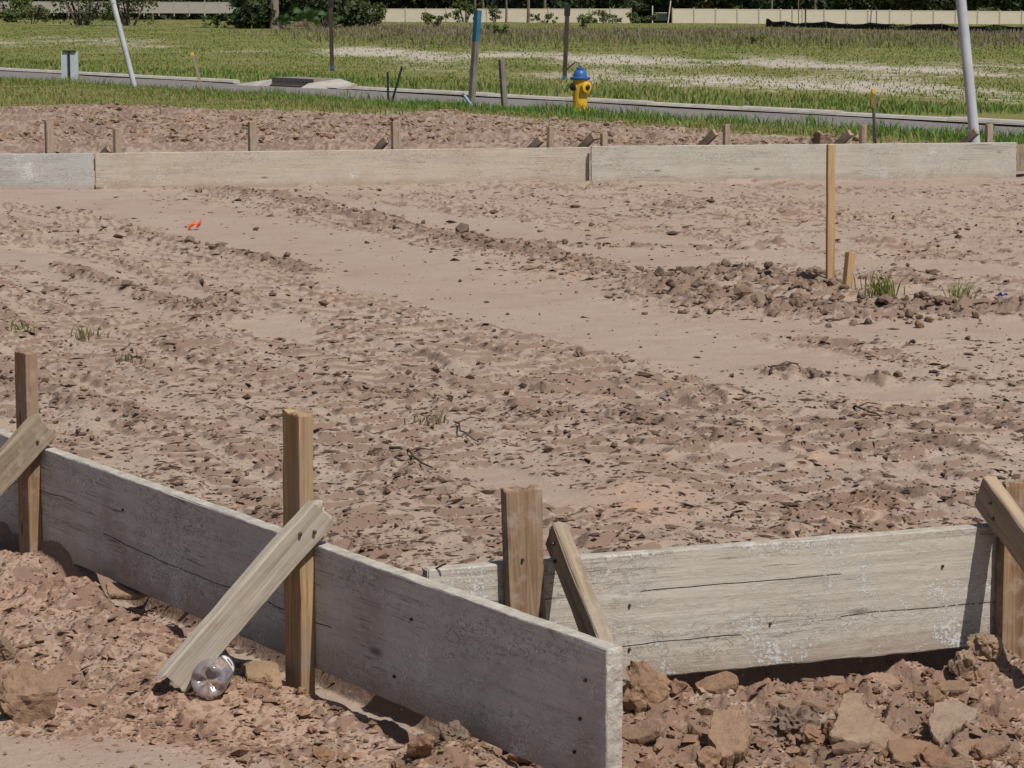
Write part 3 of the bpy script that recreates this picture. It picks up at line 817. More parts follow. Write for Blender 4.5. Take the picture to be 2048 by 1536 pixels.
# ------------------------------------------------------------------ road and kerb
rd = Vector((1, -1.46, 0)).normalized()          # along the road, towards the right and the camera
rn = Vector((-1.46, -1, 0)).normalized()         # from far kerb towards the camera
r0 = Vector((0, 62.0, 0))
def road_pt(l, s, z): 
    p = r0 + rd * l + rn * s; p.z = z
    return p
ROADZ = -0.84
V = []; Q = []
for i, l in enumerate(np.linspace(-140, 70, 106)):
    for k, s in enumerate((0.0, 1.6, 3.3, 5.0, 6.6)):
        V.append(road_pt(l, s, ROADZ + 0.05 * (1 - abs(s - 3.3) / 3.3) + 0.01 * math.sin(l * 0.7)))
for i in range(105):
    for k in range(4):
        a = i * 5 + k; Q.append((a, a + 5, a + 6, a + 1))
tag(link("road", mesh_np("road", V, Q, True), M['road']), kind="structure")
kb = MB()
prof = [(-0.02, -0.30), (-0.02, 0.03), (-0.06, 0.075), (-0.20, 0.09), (-0.22, 0.07), (-0.22, -0.30)]
INLET = [along(r0 + Vector((0, 0, -0.7)), rd, 492, -60, 40), along(r0 + Vector((0, 0, -0.7)), rd, 672, -60, 40)]
l = -139.0
while l < 69:
    if not (INLET[0] - 2.9 < l < INLET[1] - 0.1):
        rings = []
        n = len(prof)
        for ll in (l + 0.012, l + 2.988):
            rings += [road_pt(ll, s, ROADZ + z + 0.01 * math.sin(l)) for s, z in prof]
        kb.add(rings, [(i, (i + 1) % n, (i + 1) % n + n, i + n) for i in range(n)] + [tuple(range(n)), tuple(reversed(range(n, 2 * n)))])
    l += 3.0
tag(kb.build("kerb", M['kerb']), kind="structure")
# gutter strip of pale concrete beside the kerb
V = []; Q = []
for i, l in enumerate(np.linspace(-140, 70, 106)):
    for s in (-0.03, 0.20): V.append(road_pt(l, s, ROADZ + 0.028 + (0.0 if s < 0 else 0.006)))
for i in range(105): Q.append((i * 2, i * 2 + 2, i * 2 + 3, i * 2 + 1))
tag(link("gutter", mesh_np("gutter", V, Q, True), M['kerb']), kind="structure")

# storm drain inlet in the far kerb
lm = (INLET[0] + INLET[1]) / 2; half = abs(INLET[1] - INLET[0]) / 2
dr_ = empty("storm_drain", road_pt(lm, 0, ROADZ), math.atan2(rd.y, rd.x))
tag(dr_, "concrete kerb inlet with dark slotted throat in the far kerb of the road", "storm drain")
ap = MB()
def trap(b, x0, x1, z0, z1, zb, y0=0.28, y1=-0.62):
    vs = [(x0, -y0 - 0.35, zb + 0.25), (x1, -y0 - 0.35, zb + 0.25), (x1, -y0, z1 - 0.10), (x0, -y0, z0 - 0.10), (x0, -y1, zb), (x1, -y1, zb), (x1, -y1, z1), (x0, -y1, z0)]
    b.add(vs, [(0, 1, 2, 3), (5, 4, 7, 6), (3, 2, 6, 7), (0, 3, 7, 4), (1, 5, 6, 2), (0, 4, 5, 1)])
q = half * 0.30
trap(ap, -half, -q, 0.10, 0.22, -0.3)
ap.build("apron", M['kerb'], dr_)
ap = MB(); trap(ap, half * 0.62, half, 0.22, 0.10, -0.3); ap.build("apron", M['kerb'], dr_)
tp = MB(); tp.box(((half * 0.62 - q) / 2, 0.30, 0.170), (half * 0.62 + q + 0.02, 0.86, 0.10)); tp.build("lid", M['cast_iron'], dr_)
th = MB(); th.box(((half * 0.62 - q) / 2, 0.10, 0.03), (half * 0.62 + q - 0.06, 0.5, 0.16)); th.build("throat", M['cast_iron'], dr_)
for k in range(5):
    b = MB(); b.box((-q + (half * 0.62 + q) * (k + 0.5) / 5, -0.12, 0.09), (0.05, 0.05, 0.055)); b.build("bar", M['cast_iron'], dr_)

# ================================================================== FORM BOARDS
def form_board(px_label, A, a, n_out, l0, l1, mat, seed, label, zt=ZT, zb=ZB, T=0.038, cell=0.012, edge_mat=None, warp=0.0, group="timber form boards set on edge", wear=0.004):
    """board on edge, front (outward) face on the line A + a*l; its thickness lies behind that face"""
    L = l1 - l0
    me = timber("form_board", L, T, zt - zb, seed, cell=cell, warp=warp, wear=wear)
    org = A + a * l0; org.z = zb
    ey = -n_out if True else n_out
    o = link("form_board", me, mat)
    ex = Vector(a)
    ez = Vector((0, 0, 1))
    if ex.cross(ey).z < 0:          # keep a right-handed frame: run the board the other way
        org = A + a * l1; org.z = zb; ex = -ex
    o.matrix_world = frame_matrix(org, ex, ey, ez)
    if edge_mat is not None:
        me.materials.append(edge_mat)
        for p in me.polygons:
            if p.normal.z > 0.7 or abs(p.normal.x) > 0.7: p.material_index = 1
    tag(o, label, "form board", group)
    return o

board_left = form_board(0, LA, aL, nL, 0.0, along(LA, aL, -160), M['board_left'], 3, "long grey shaded form board running back from the near corner", edge_mat=M['edge_left'], cell=0.011)
board_right = form_board(0, RA, aR, nR, 0.0, along(RA, aR, 2120), M['board_right'], 5, "pale sunlit form board behind the near corner, over a dark gap", edge_mat=M['edge_left'], cell=0.010)
FAR = []
for (x0, y0, x1, y1, mt, sd_, lb, zt) in (
        (-260, 310.5, 187, 306.5, 'board_cool', 7, "bluish grey far form board, its end cut off by the picture edge", ZT),
        (190, 306.5, 1179, 294.5, 'board_far', 8, "longest far form board, tan with brown stained ends", ZT),
        (1183, 292.5, 2034, 285.0, 'board_far_grey', 9, "whitish far form board behind the tall survey stake", ZT + 0.012)):
    A = P(x0, y0, zt); B = P(x1, y1, zt)
    a = (B - A); a.z = 0; L = a.length; a.normalize()
    n = Vector((a.y, -a.x, 0))
    if n.y > 0: n = -n
    form_board(0, A, a, n, 0, L, M[mt], sd_, lb, zt=zt, zb=-0.06, cell=0.035, group="far row of form boards", wear=0.007)
    FAR.append((A, a, n, L))
A = P(2036, 287, ZT); A.y += 0.05
a = Vector((0.93, 0.36, 0)); n = Vector((0.36, -0.93, 0))
form_board(0, A, a, n, 0, 1.2, M['brace_grey'], 11, "short board with shade put into its dark wood past the right end of the far forms", zb=0.0, zt=0.222, cell=0.04)  # its shaded look is painted by choosing the darker brace lumber

# ------------------------------------------------------------------ stakes and braces of the near forms
def stake(name, base, ztop, ex, ey, w, t, mat, seed, label, group=None, lean=(0, 0), zlow=-0.35, cat="stake", cell=0.012, wear=0.003):
    """upright sawn stake: w across ex, t across ey, centred on base"""
    L = ztop - zlow
    me = timber(name, L, w, t, seed, cell=cell, wear=wear, amp=0.0010, crook=0.002, ends=5.0)
    # stand it up: local z = length, x = width, y = thickness
    me.transform(Matrix(((0, 1, 0, -w / 2), (0, 0, 1, -t / 2), (1, 0, 0, zlow), (0, 0, 0, 1))))
    o = link(name, me, mat)
    m = frame_matrix(Vector((base.x, base.y, 0)), ex, ey, Vector((0, 0, 1)))
    if ex.cross(ey).z < 0: m = frame_matrix(Vector((base.x, base.y, 0)), -ex, ey, Vector((0, 0, 1)))
    o.matrix_world = m @ Matrix.Rotation(lean[0], 4, 'Y') @ Matrix.Rotation(lean[1], 4, 'X')
    tag(o, label, cat, group)
    return o

def brace(A, B, side, w, t, mat, seed, label, group=None, cell=0.010):
    """diagonal timber from A (top) to B (foot); 'side' is the direction its wide face looks"""
    d = (B - A); L = d.length; d.normalize()
    side = (side - d * side.dot(d)).normalized()
    ez = d; ey = side; ex = ey.cross(ez)
    me = timber("brace", L, w, t, seed, cell=cell, wear=0.006, amp=0.0014, crook=0.006, ends=7.0)
    me.transform(Matrix(((0, 1, 0, -w / 2), (0, 0, 1, -t / 2), (1, 0, 0, 0), (0, 0, 0, 1))))
    o = link("brace", me, mat)
    o.matrix_world = frame_matrix(A, ex, ey, ez)
    tag(o, label, "brace", group)
    return o

SW, ST = 0.082, 0.036
gst = "stakes of the near forms"; gbr = "diagonal braces of the near forms"
def left_stake(px, ztop, mat, seed, label, lean=(0, 0)):
    l = along(LA + nL * ST / 2, aL, px)
    c = LA + aL * l + nL * (ST / 2 + 0.001)
    return stake("stake", c, ztop, aL, nL, SW, ST, mat, seed, label, gst, lean), c
s_mid, c_mid = left_stake(598, 0.532, M['stake_gold'], 21, "golden stake at the middle of the long grey board, above the bottle", (0.0, 0.0))
s_lft, c_lft = left_stake(57, 0.497, M['stake_brown'], 22, "brown stake at the left picture edge on the long grey board", (0, 0))
# their braces lie flat on the stakes' near edges (facing the near corner) and run outward to the soil
def left_brace(c, dn, ztop, zfoot, off_in, mat, seed, label, w=0.088, t=0.036, back=0.0):
    face = c - aL * (SW / 2 + t / 2 + 0.001)
    top = face - nL * off_in; top.z = ztop
    ft = face + nL * dn + aL * back; ft.z = zfoot
    return brace(top, ft, -aL, w, t, mat, seed, label, gbr)
b1 = left_brace(c_mid, 0.315, 0.318, -0.048, 0.030, M['brace_pale'], 31, "pale weathered brace leaning on the golden stake, foot beside the bottle", w=0.072, back=0.07)
b2 = left_brace(c_lft, 0.42, 0.300, -0.09, 0.025, M['brace_grey'], 32, "dark grey brown brace crossing the stake at the left picture edge")
# stakes in front of the right board
def right_stake(px, ztop, w, mat, seed, label, gap=0.002, lean=(0, 0)):
    l = along(RA + nR * ST / 2, aR, px)
    c = RA + aR * l + nR * (ST / 2 + gap)
    return stake("stake", c, ztop, aR, nR, w, ST, mat, seed, label, gst, lean), c
s_cnr, c_cnr = right_stake(1054, 0.403, 0.082, M['stake_old'], 23, "thick muddy cracked stake where the two near boards meet", lean=(0.035, 0))
s_rgt, c_rgt = right_stake(2033, 0.335, 0.085, M['stake_brown'], 24, "brown stake at the right picture edge under a brace", gap=0.002)
def right_brace(c, sgn, dn, ztop, zfoot, n0, mat, seed, label, w=0.080, t=0.036, half=0.0445):
    face = c + aR * sgn * (half + t / 2 + 0.001)
    top = face + nR * n0; top.z = ztop
    ft = face + nR * dn; ft.z = zfoot
    return brace(top, ft, -aR, w, t, mat, seed, label, gbr)
b3 = right_brace(c_cnr, 1, 0.36, 0.300, 0.03, 0.005, M['brace_grey'], 33, "narrow brace slanting down behind the grey board from the muddy stake", w=0.07)
b4 = right_brace(c_rgt, -1, 0.60, 0.315, -0.03, -0.045, M['brace_tan'], 34, "freshly sawn square ended brace at the right picture edge", w=0.085, half=0.0425)
for o, pts in ((s_mid, [(0.0, -0.02, 0.30), (0.01, -0.02, 0.10)]), (s_lft, [(0.0, -0.02, 0.33)]), (s_cnr, [(0.01, 0.02, 0.25), (-0.01, 0.02, 0.12)])):
    for p in pts: nail(o, p, (0, -1 if p[1] < 0 else 1, 0))
for o, ls in ((b1, (0.05, 0.075)), (b2, (0.05,)), (b4, (0.06, 0.09)), (b3, (0.04, 0.07))):
    for k, z in enumerate(ls):
        nail(o, (0.012 * (-1) ** k, 0.0185, z), (0, 1, 0), 0.0042, 0.006)
for k, (fr, zz) in enumerate(((0.06, 0.22), (0.30, 0.07), (0.30, 0.17), (0.52, 0.10), (0.80, 0.20), (0.97, 0.12))):
    L = board_right.dimensions.x
    nail(board_right, (L * fr, -0.0008, zz), (0, -1, 0), 0.0035, 0.004)
nb = MB(); nb.tube([(along(RA, aR, 872) if True else 0, 0.006, 0.285), (along(RA, aR, 872) + 0.012, -0.012, 0.297), (along(RA, aR, 872) + 0.016, -0.018, 0.300)], 0.0022, 6)
nb.build("bent_nail", M['nail'], board_right)
for k, (fr, zz) in enumerate(((0.025, 0.13), (0.02, 0.21), (0.03, 0.06), (0.22, 0.06), (0.20, 0.20), (0.33, 0.09), (0.60, 0.20))):
    L = board_left.dimensions.x
    nail(board_left, (fr * L if (board_left.matrix_world.translation - LA).length < 0.4 else L - fr * L, -0.0008, zz), (0, -1, 0), 0.0038, 0.004)

# ------------------------------------------------------------------ stakes and braces of the far forms
gfs = "stakes behind the far forms"; gfb = "brace ends showing above the far forms"
def far_line(px):
    for (A, a, n, L) in FAR:
        l = along(A, a, px, -1, L + 1)
        if -0.05 <= l <= L + 0.05: return A + a * l, a, n
    A, a, n, L = FAR[-1]
    return A + a * along(A, a, px, -1, L + 2), a, n
FS = [  # photo column, top row, width, label, brace offset (photo px), brace height
    (100, 243, 0.075, "first far stake from the left, tall, behind the bluish board", 16, 0.03),
    (237, 257, 0.070, "second far stake from the left, short, near the board joint", -16, 0.02),
    (507, 243, 0.070, "third far stake from the left, alone over the tan board", 16, 0.012),
    (796, 243, 0.085, "broadest far stake, over the middle of the tan board", -18, 0.07),
    (1105, 253, 0.065, "far stake below the hydrant with a small brace end", -18, 0.06),
    (1212, 266, 0.060, "dark low far stake just right of the far board joint", -20, 0.09),
    (1458, 249, 0.060, "pale far stake standing left of the lumpy clods", -22, 0.11),
    (1731, 250, 0.070, "far stake beside the thin yellow topped lath", -24, 0.095),
    (1985, 249, 0.072, "far stake next to the foot of the pale leaning pipe", -24, 0.10)]
for k, (px, ty, w, lb, bo, bh) in enumerate(FS):
    q, a, n = far_line(px)
    c = q - n * (0.038 + 0.021)
    zt = PD(px, ty, c.y).z
    th = math.radians(30 + 8 * math.sin(k * 2.1)); a2 = (a * math.cos(th) + n * -math.sin(th)).normalized(); n2 = Vector((a2.y, -a2.x, 0))
    stake("stake", c - n * 0.02, zt, a2, -n2, w * 0.9, 0.038, M['stake_far'], 40 + k, lb, gfs, (random.uniform(-.02, .02), 0), cell=0.03, wear=0.008)
    q2, a, n = far_line(px + bo)
    top = q2 - n * 0.10; top.z = ZT + bh + 0.004
    bd = (-n * 0.80 - a * 0.60 * (1 if bo < 0 else -1)).normalized(); ft = top + bd * 0.55; ft.z = -0.12
    brace(top, ft, bd.cross(Vector((0, 0, 1))), 0.062, 0.036, M['stake_far'], 60 + k,
          "end of a brace " + ("left" if bo < 0 else "right") + " of the " + lb.replace("broadest", "broadest") if len(lb.split()) < 9 else
          "slanting brace end at the " + " ".join(lb.split()[:6]), gfb, cell=0.03)

# ================================================================== SURVEY STAKES AND LITTER
g = P(1660, 578, -0.03)
tall = stake("survey_stake", g, PD(1655, 289, g.y).z, Vector((0.93, 0.37, 0)), Vector((0.37, -0.93, 0)).normalized() * -1, 0.042, 0.022, M['survey'], 71, "tall thin yellowish survey stake standing on the pad", "survey stakes on the pad", (-0.012, 0), zlow=-0.2, cell=0.03, wear=0.002)
g = P(1694, 580, -0.03)
stake("survey_stake", g, PD(1703, 504, g.y).z, Vector((0.85, 0.53, 0)), Vector((0.53, -0.85, 0)) * -1, 0.040, 0.036, M['survey'], 72, "short leaning survey stake right beside the tall one", "survey stakes on the pad", (0.11, 0), zlow=-0.2, cell=0.03, wear=0.003)

# plastic bottle
def bottle():
    gpt = P(416, 1412, -0.088)
    gg = gz1(gpt.x, gpt.y)
    ax = Vector((0.07, 0.98, 0.0)).normalized()
    root = empty("plastic_bottle", (0, 0, 0))
    tag(root, "crushed clear plastic bottle lying base forward on the dirt", "bottle")
    n = 40; R = 0.041
    prof = [(0.006, 0.014), (0.014, 0.009), (0.022, 0.004), (0.030, 0.001), (0.0355, 0.006), (0.038, 0.016), (0.0385, 0.030), (0.0372, 0.040), (0.0385, 0.050), (0.0372, 0.060), (0.0385, 0.072),
            (0.0385, 0.108), (0.0370, 0.114), (0.0375, 0.122), (0.032, 0.136), (0.021, 0.156), (0.0135, 0.166), (0.0135, 0.175)]
    prof = [(a_ * 1.065, b_) for a_, b_ in prof]
    vs = []; fs = []
    for i, (r, z) in enumerate(prof):
        for k in range(n):
            a = 2 * math.pi * k / n
            rr, zz = r, z
            if i < 5:                     # five-lobed foot
                lobe = 0.5 + 0.5 * math.cos(5 * a)
                zz = z + (1 - lobe) * 0.010 * math.sin(math.pi * (i + 0.5) / 5)
            if 5 < i < 14: rr *= 1 + 0.030 * math.sin(3 * a + 1.0 + z * 30) * math.sin(z * 26)
            vs.append((rr * math.cos(a), rr * math.sin(a), zz))
    for i in range(len(prof) - 1):
        for k in range(n):
            fs.append((i * n + k, i * n + (k + 1) % n, (i + 1) * n + (k + 1) % n, (i + 1) * n + k))
    fs.append(tuple(reversed(range(n))))
    me = bpy.data.meshes.new("bottle_body"); me.from_pydata(vs, [], fs)
    for p in me.polygons: p.use_smooth = True
    t = NT("clear_plastic")
    t.t.nodes.remove(t.b)
    gl = t.n('ShaderNodeBsdfGlossy'); gl.inputs['Roughness'].default_value = 0.18; gl.inputs[0].default_value = (0.95, 0.95, 1, 1)
    trn = t.n('ShaderNodeBsdfTransparent'); trn.inputs[0].default_value = (0.90, 0.85, 0.85, 1)
    df = t.n('ShaderNodeBsdfDiffuse'); df.inputs[0].default_value = (0.60, 0.55, 0.56, 1)
    fr = t.n('ShaderNodeFresnel'); fr.inputs[0].default_value = 1.6
    m1 = t.n('ShaderNodeMixShader'); m1.inputs[0].default_value = 0.28; t.l(trn.outputs[0], m1.inputs[1]); t.l(df.outputs[0], m1.inputs[2])
    m2 = t.n('ShaderNodeMixShader'); t.l(fr.outputs[0], m2.inputs[0]); t.l(m1.outputs[0], m2.inputs[1]); t.l(gl.outputs[0], m2.inputs[2])
    t.l(m2.outputs[0], t.out.inputs[0])
    q = Vector((0, 0, 1)).rotation_difference(ax)
    root.rotation_mode = 'QUATERNION'; root.rotation_quaternion = q
    root.location = Vector((gpt.x, gpt.y, gg + R + 0.004))
    link("bottle_body", me, t.m, root)
    # what is left of a printed label: a white band with an oval cut out of it
    vs = []; fs = []
    nx, nz = 22, 10
    for j in range(nz + 1):
        for i in range(nx + 1):
            a = -math.radians(8 + 62 * i / nx) ; z = 0.074 + 0.030 * j / nz
            vs.append((0.0422 * math.cos(a), 0.0422 * math.sin(a), z))
    for j in range(nz):
        for i in range(nx):
            e = ((i - nx / 2 + .5) / (nx * 0.5)) ** 2 + ((j - nz / 2 + .5) / (nz * 0.5)) ** 2
            e2 = ((i - nx / 2 + .5) / (nx * 0.24)) ** 2 + ((j - nz / 2 + .5) / (nz * 0.22)) ** 2
            if e < 1 and e2 > 1: fs.append((j * (nx + 1) + i, j * (nx + 1) + i + 1, (j + 1) * (nx + 1) + i + 1, (j + 1) * (nx + 1) + i))
    me = bpy.data.meshes.new("label"); me.from_pydata(vs, [], fs)
    link("label", me, mat_simple('label_white', (0.72, 0.72, 0.72), (0.8, 0.8, 0.8), 10, 0.4), root)
bottle()

def crumple(name, c, sx, sy, sz, mat, label, cat, seed):
    """a scrap of flagging tape, folded and twisted"""
    r = random.Random(seed); vs = []; fs = []; n = 16
    for i in range(n + 1):
        u = i / n
        x = (u - .5) * sx + 0.15 * sx * math.sin(u * 9 + seed); yy = sy * 0.5 * math.sin(u * 7 + seed); z = sz * (0.25 + 0.6 * abs(math.sin(u * 8.5 + seed * .7)))
        w = 0.6 * sz + 0.3 * sz * math.sin(u * 12)
        tw = u * 4 + seed
        for k in (-1, 0, 1):
            vs.append((x + k * w * math.cos(tw) * .6, yy + k * w * math.sin(tw), z + k * w * math.sin(tw * 1.3) * .6 + r.uniform(-.1, .1) * sz))
    for i in range(n):
        for k in range(2):
            a = i * 3 + k; fs.append((a, a + 1, a + 4, a + 3))
    me = bpy.data.meshes.new(name); me.from_pydata(vs, [], fs)
    o = link(name, me, mat); o.location = c
    md = o.modifiers.new("thick", 'SOLIDIFY'); md.thickness = 0.002
    tag(o, label, cat)
    return o
g = P(393, 455, -0.03); crumple("flagging_scrap", (g.x, g.y, gz1(g.x, g.y) + 0.006), 0.065, 0.055, 0.048, M['orange_flag'], "crumpled bright orange flagging tape lying on the pale track", "flagging tape", 3)
g = P(2003, 577, -0.0); crumple("blue_scrap", (g.x, g.y, gz1(g.x, g.y) + 0.006), 0.045, 0.035, 0.022, M['blue_scrap'], "tiny blue plastic scrap on the clod ridge at far right", "scrap", 5)

# ================================================================== STREET FURNITURE BEYOND THE FORMS
# fire hydrant
hp = PD(1160, 224, 46.0); hz_ = hp.z
hy = empty("fire_hydrant", (hp.x, hp.y, hz_), 0)
tag(hy, "yellow fire hydrant with blue bonnet standing in the verge grass", "fire hydrant")
b = MB(); b.lathe([(0.165, -0.10), (0.165, 0.03), (0.160, 0.045), (0.122, 0.05), (0.122, 0.06), (0.120, 0.30), (0.124, 0.40), (0.128, 0.46), (0.126, 0.515), (0.120, 0.545)], 28)
b.build("barrel", M['yellow'], hy, True)
b = MB(); b.lathe([(0.150, 0.545), (0.168, 0.549), (0.170, 0.572), (0.160, 0.580), (0.118, 0.584), (0.112, 0.62), (0.102, 0.665), (0.078, 0.690), (0.066, 0.698)], 28); b.build("bonnet", M['blue'], hy, True)
b = MB(); b.lathe([(0.060, 0.698), (0.062, 0.725), (0.050, 0.735), (0.030, 0.740), (0.028, 0.765)], 6); b.build("operating_nut", M['blue'], hy)
for ang, r, zc, ln, nm in ((-52, 0.085, 0.415, 0.195, 'pumper_nozzle'), (38, 0.056, 0.42, 0.18, 'hose_nozzle'), (-142, 0.056, 0.42, 0.18, 'hose_nozzle')):
    a = math.radians(ang); d = Vector((math.cos(a), math.sin(a), 0))
    b = MB(); b.lathe([(r * 0.95, 0.05), (r, ln - 0.05), (r, ln - 0.045)], 20, d, (0, 0, zc)); nz = b.build(nm, M['yellow'], hy, True)
    b = MB(); b.lathe([(r * 1.12, ln - 0.044), (r * 1.14, ln - 0.01), (r * 0.9, ln), (r * 0.35, ln + 0.002), (r * 0.33, ln + 0.025)], 20, d, (0, 0, zc)); b.build("cap", M['black_iron'] if nm == 'hose_nozzle' else M['yellow'], nz, True)
    if nm == 'pumper_nozzle':
        b = MB(); b.lathe([(r * 0.55, ln - 0.002), (r * 0.55, ln + 0.010), (r * 0.3, ln + 0.03)], 14, d, (0, 0, zc)); b.build("cap_nut", M['black_iron'], nz, True)
for k in range(8):
    a = k * math.pi / 4 + 0.2
    b = MB(); b.lathe([(0.014, 0.532), (0.014, 0.545)], 6, None, (0.150 * math.cos(a), 0.150 * math.sin(a), 0)); b.build("bolt", M['blue'], hy)

def leaning_pipe(px0, py0, px1, py1, d, dia, L, label):
    A = PD(px0, py0, d); B = PD(px1, py1, d)
    dr = (B - A).normalized()
    b = MB(); r = dia / 2
    b.tube([A - dr * 0.5, A + dr * 0.2, A + dr * (L * 0.5), A + dr * L], r, 20, False)
    b.tube([A + dr * L, A + dr * (L - 0.3)], r * 0.88, 20, False)
    e = len(b.v)
    o = b.build("leaning_pipe", M['pipe'], None, True)
    c = MB(); c.tube([A + dr * (L * 0.62), A + dr * (L * 0.62 + 0.14)], r * 1.12, 20)
    cc = c.build("coupling", M['pipe'], o, True)
    tag(o, label, "pipe", "pale pipes leaning in the ground")
leaning_pipe(270, 178, 225, 0, 59.0, 0.115, 3.0, "leaning pale grey pipe in the left verge near the sign back")
leaning_pipe(1950, 284, 1922, 0, 28.6, 0.108, 2.6, "thick pale leaning pipe behind the right end of the far forms")

def post(name, px0, py0, px1, py1, d, w, mat, seed, label, group=None, cat="post", deep=0.4, t=None, rot=0.0):
    A = PD(px0, py0, d); B = PD(px1, py1, d)
    dv = B - A; L = dv.length; dv.normalize()
    t = t or w
    me = timber(name, L + deep, w, t, seed, cell=max(0.05, w * .5), wear=0.006)
    me.transform(Matrix(((0, 1, 0, -w / 2), (0, 0, 1, -t / 2), (1, 0, 0, -deep), (0, 0, 0, 1))))
    o = link(name, me, mat)
    ex = Vector((math.cos(rot), math.sin(rot), 0)); ey = dv.cross(ex).normalized(); ex = ey.cross(dv)
    o.matrix_world = frame_matrix(A, ex, ey, dv)
    tag(o, label, cat, group)
    return o, L
gp = "dark posts across the road"
pa, La = post("wooden_post", 664, 141, 661, -4, 84, 0.115, M['post_dark'], 81, "dark thin post across the road by the storm drain", gp)
pb, Lb = post("wooden_post", 1129, 162, 1135, 11, 74, 0.115, M['post_dark'], 82, "dark thin post across the road behind the hydrant", gp)
for pz, hh in ((pa, La), (pb, Lb)):
    b = MB(); b.box((0, 0, hh - 0.12), (0.16, 0.135, 0.30)); b.build("bracket", M['black_iron'], pz)
    b = MB(); b.box((0, 0, 0.10), (0.121, 0.121, 0.10)); b.build("wrap", M['blue_paint'], pz)
b = MB(); b.tube([(0.05, -0.02, 0.30), (0.16, -0.03, 0.42), (0.27, -0.02, 0.50), (0.40, -0.03, 0.49)], [0.018, 0.016, 0.012, 0.008], 6); b.build("ribbon", M['black_strap'], pb, True)
pc, Lc = post("marker_post", 942, 218, 956, 21, 47.2, 0.092, M['post_grey'], 83, "grey wooden post with bright blue painted top on the verge", rot=0.75)
b = MB(); b.box((0, 0, Lc - 0.255), (0.0955, 0.0955, 0.52)); b.build("painted_top", M['blue_paint'], pc)
pd_, Ld = post("short_post", 1009, 212, 1003, 119, 48.6, 0.088, M['post_grey'], 84, "short plain grey post right of the blue topped one", rot=0.5)
pe, Le = post("survey_lath", 407, 188, 384, 105, 57.5, 0.055, M['stake_far'], 85, "thin leaning lath with yellow tip near the left pipe", t=0.03, cat="stake")
b = MB(); b.box((0, 0, Le - 0.03), (0.062, 0.037, 0.07)); b.build("yellow_tip", M['yellow_flag'], pe)
pf, Lf = post("survey_lath", 1750, 290, 1746, 178, 29.6, 0.034, M['post_grey'], 86, "thin upright lath with yellow flagging in the right verge", t=0.022, cat="stake")
b = MB()
vs = []; fs = []
for i in range(9):
    z = Lf - 0.02 - 0.022 * i
    for k in range(3): vs.append((-0.004 - 0.012 * k - 0.004 * math.sin(i * 1.3), -0.014 - 0.006 * math.sin(i * .9 + k), z))
for i in range(8):
    for k in range(2): a_ = i * 3 + k; fs.append((a_, a_ + 1, a_ + 4, a_ + 3))
b.add(vs, fs); fl = b.build("flagging", M['yellow_flag'], pf); fl.modifiers.new("thick", 'SOLIDIFY').thickness = 0.002
b = MB(); b.box((0, 0, Lf - 0.025), (0.038, 0.027, 0.05)); b.build("yellow_tip", M['yellow_flag'], pf)

# two black straps standing as a V
root = empty("black_straps", PD(779, 208, 49))
tag(root, "pair of black strips standing in a narrow V in the verge", "straps")
for dx0, x1, y1 in ((-2, 775, 144), (2, 804, 133)):
    A = PD(779 + dx0, 214, 49) - PD(779, 208, 49); B = PD(x1, y1, 49) - PD(779, 208, 49)
    b = MB(); d = (B - A); L = d.length
    q = Vector((0, 0, 1)).rotation_difference(d.normalized()).to_matrix()
    b.box((A + B) / 2, (0.040, 0.016, L), q)
    b.build("strap", M['black_strap'], root)

# bent blue service tube
g0 = PD(943, 224, 46.4)
root = empty("service_tube", g0)
tag(root, "short curled blue and white tube at the foot of the blue topped post", "tube")
b = MB()
b.tube([Vector((0.03, 0, -0.1)), Vector((0.02, 0, 0.05)), Vector((-0.01, 0, 0.13)), Vector((-0.06, 0.01, 0.19)), Vector((-0.10, 0.02, 0.25)), Vector((-0.135, 0.02, 0.275))], 0.026, 10); b.build("tube_body", M['blue_tube'], root, True)
b = MB(); b.tube([Vector((-0.125, 0.02, 0.268)), Vector((-0.165, 0.02, 0.285))], 0.034, 10); b.build("cap", M['black_strap'], root)
b = MB(); b.tube([Vector((0.05, -0.02, -0.05)), Vector((0.0, -0.03, 0.09)), Vector((0.05, -0.03, 0.16)), Vector((0.03, -0.02, 0.03))], 0.012, 8); b.build("tape_loop", M['blue_tube'], root, True)

# sign seen from behind
g0 = PD(140, 160, 64)
root = empty("road_sign", g0, 0.0)
tag(root, "small pale blue grey sign panel on a dark post, seen from behind", "sign")
k = 64 / F
b = MB(); b.box((0, 0.02, 29 * k), (34 * k, 0.012, 54 * k)); b.build("panel", M['sign'], root)
b = MB(); b.box((-0.012, -0.005, 24 * k), (0.045, 0.032, 66 * k)); b.build("post", M['black_iron'], root)
b = MB(); b.box((0, -0.004, 56 * k + 0.012), (26 * k, 0.04, 0.03)); b.build("top_rail", M['black_iron'], root)

# ================================================================== CLODS
def ico(sub):
    bm = bmesh.new(); bmesh.ops.create_icosphere(bm, subdivisions=sub, radius=1.0)
    V = np.array([v.co[:] for v in bm.verts], np.float32); Fc = np.array([[v.index for v in f.verts] for f in bm.faces], np.int32)
    bm.free(); return V, Fc
ICO = {s: ico(s) for s in (1, 2, 3, 4)}

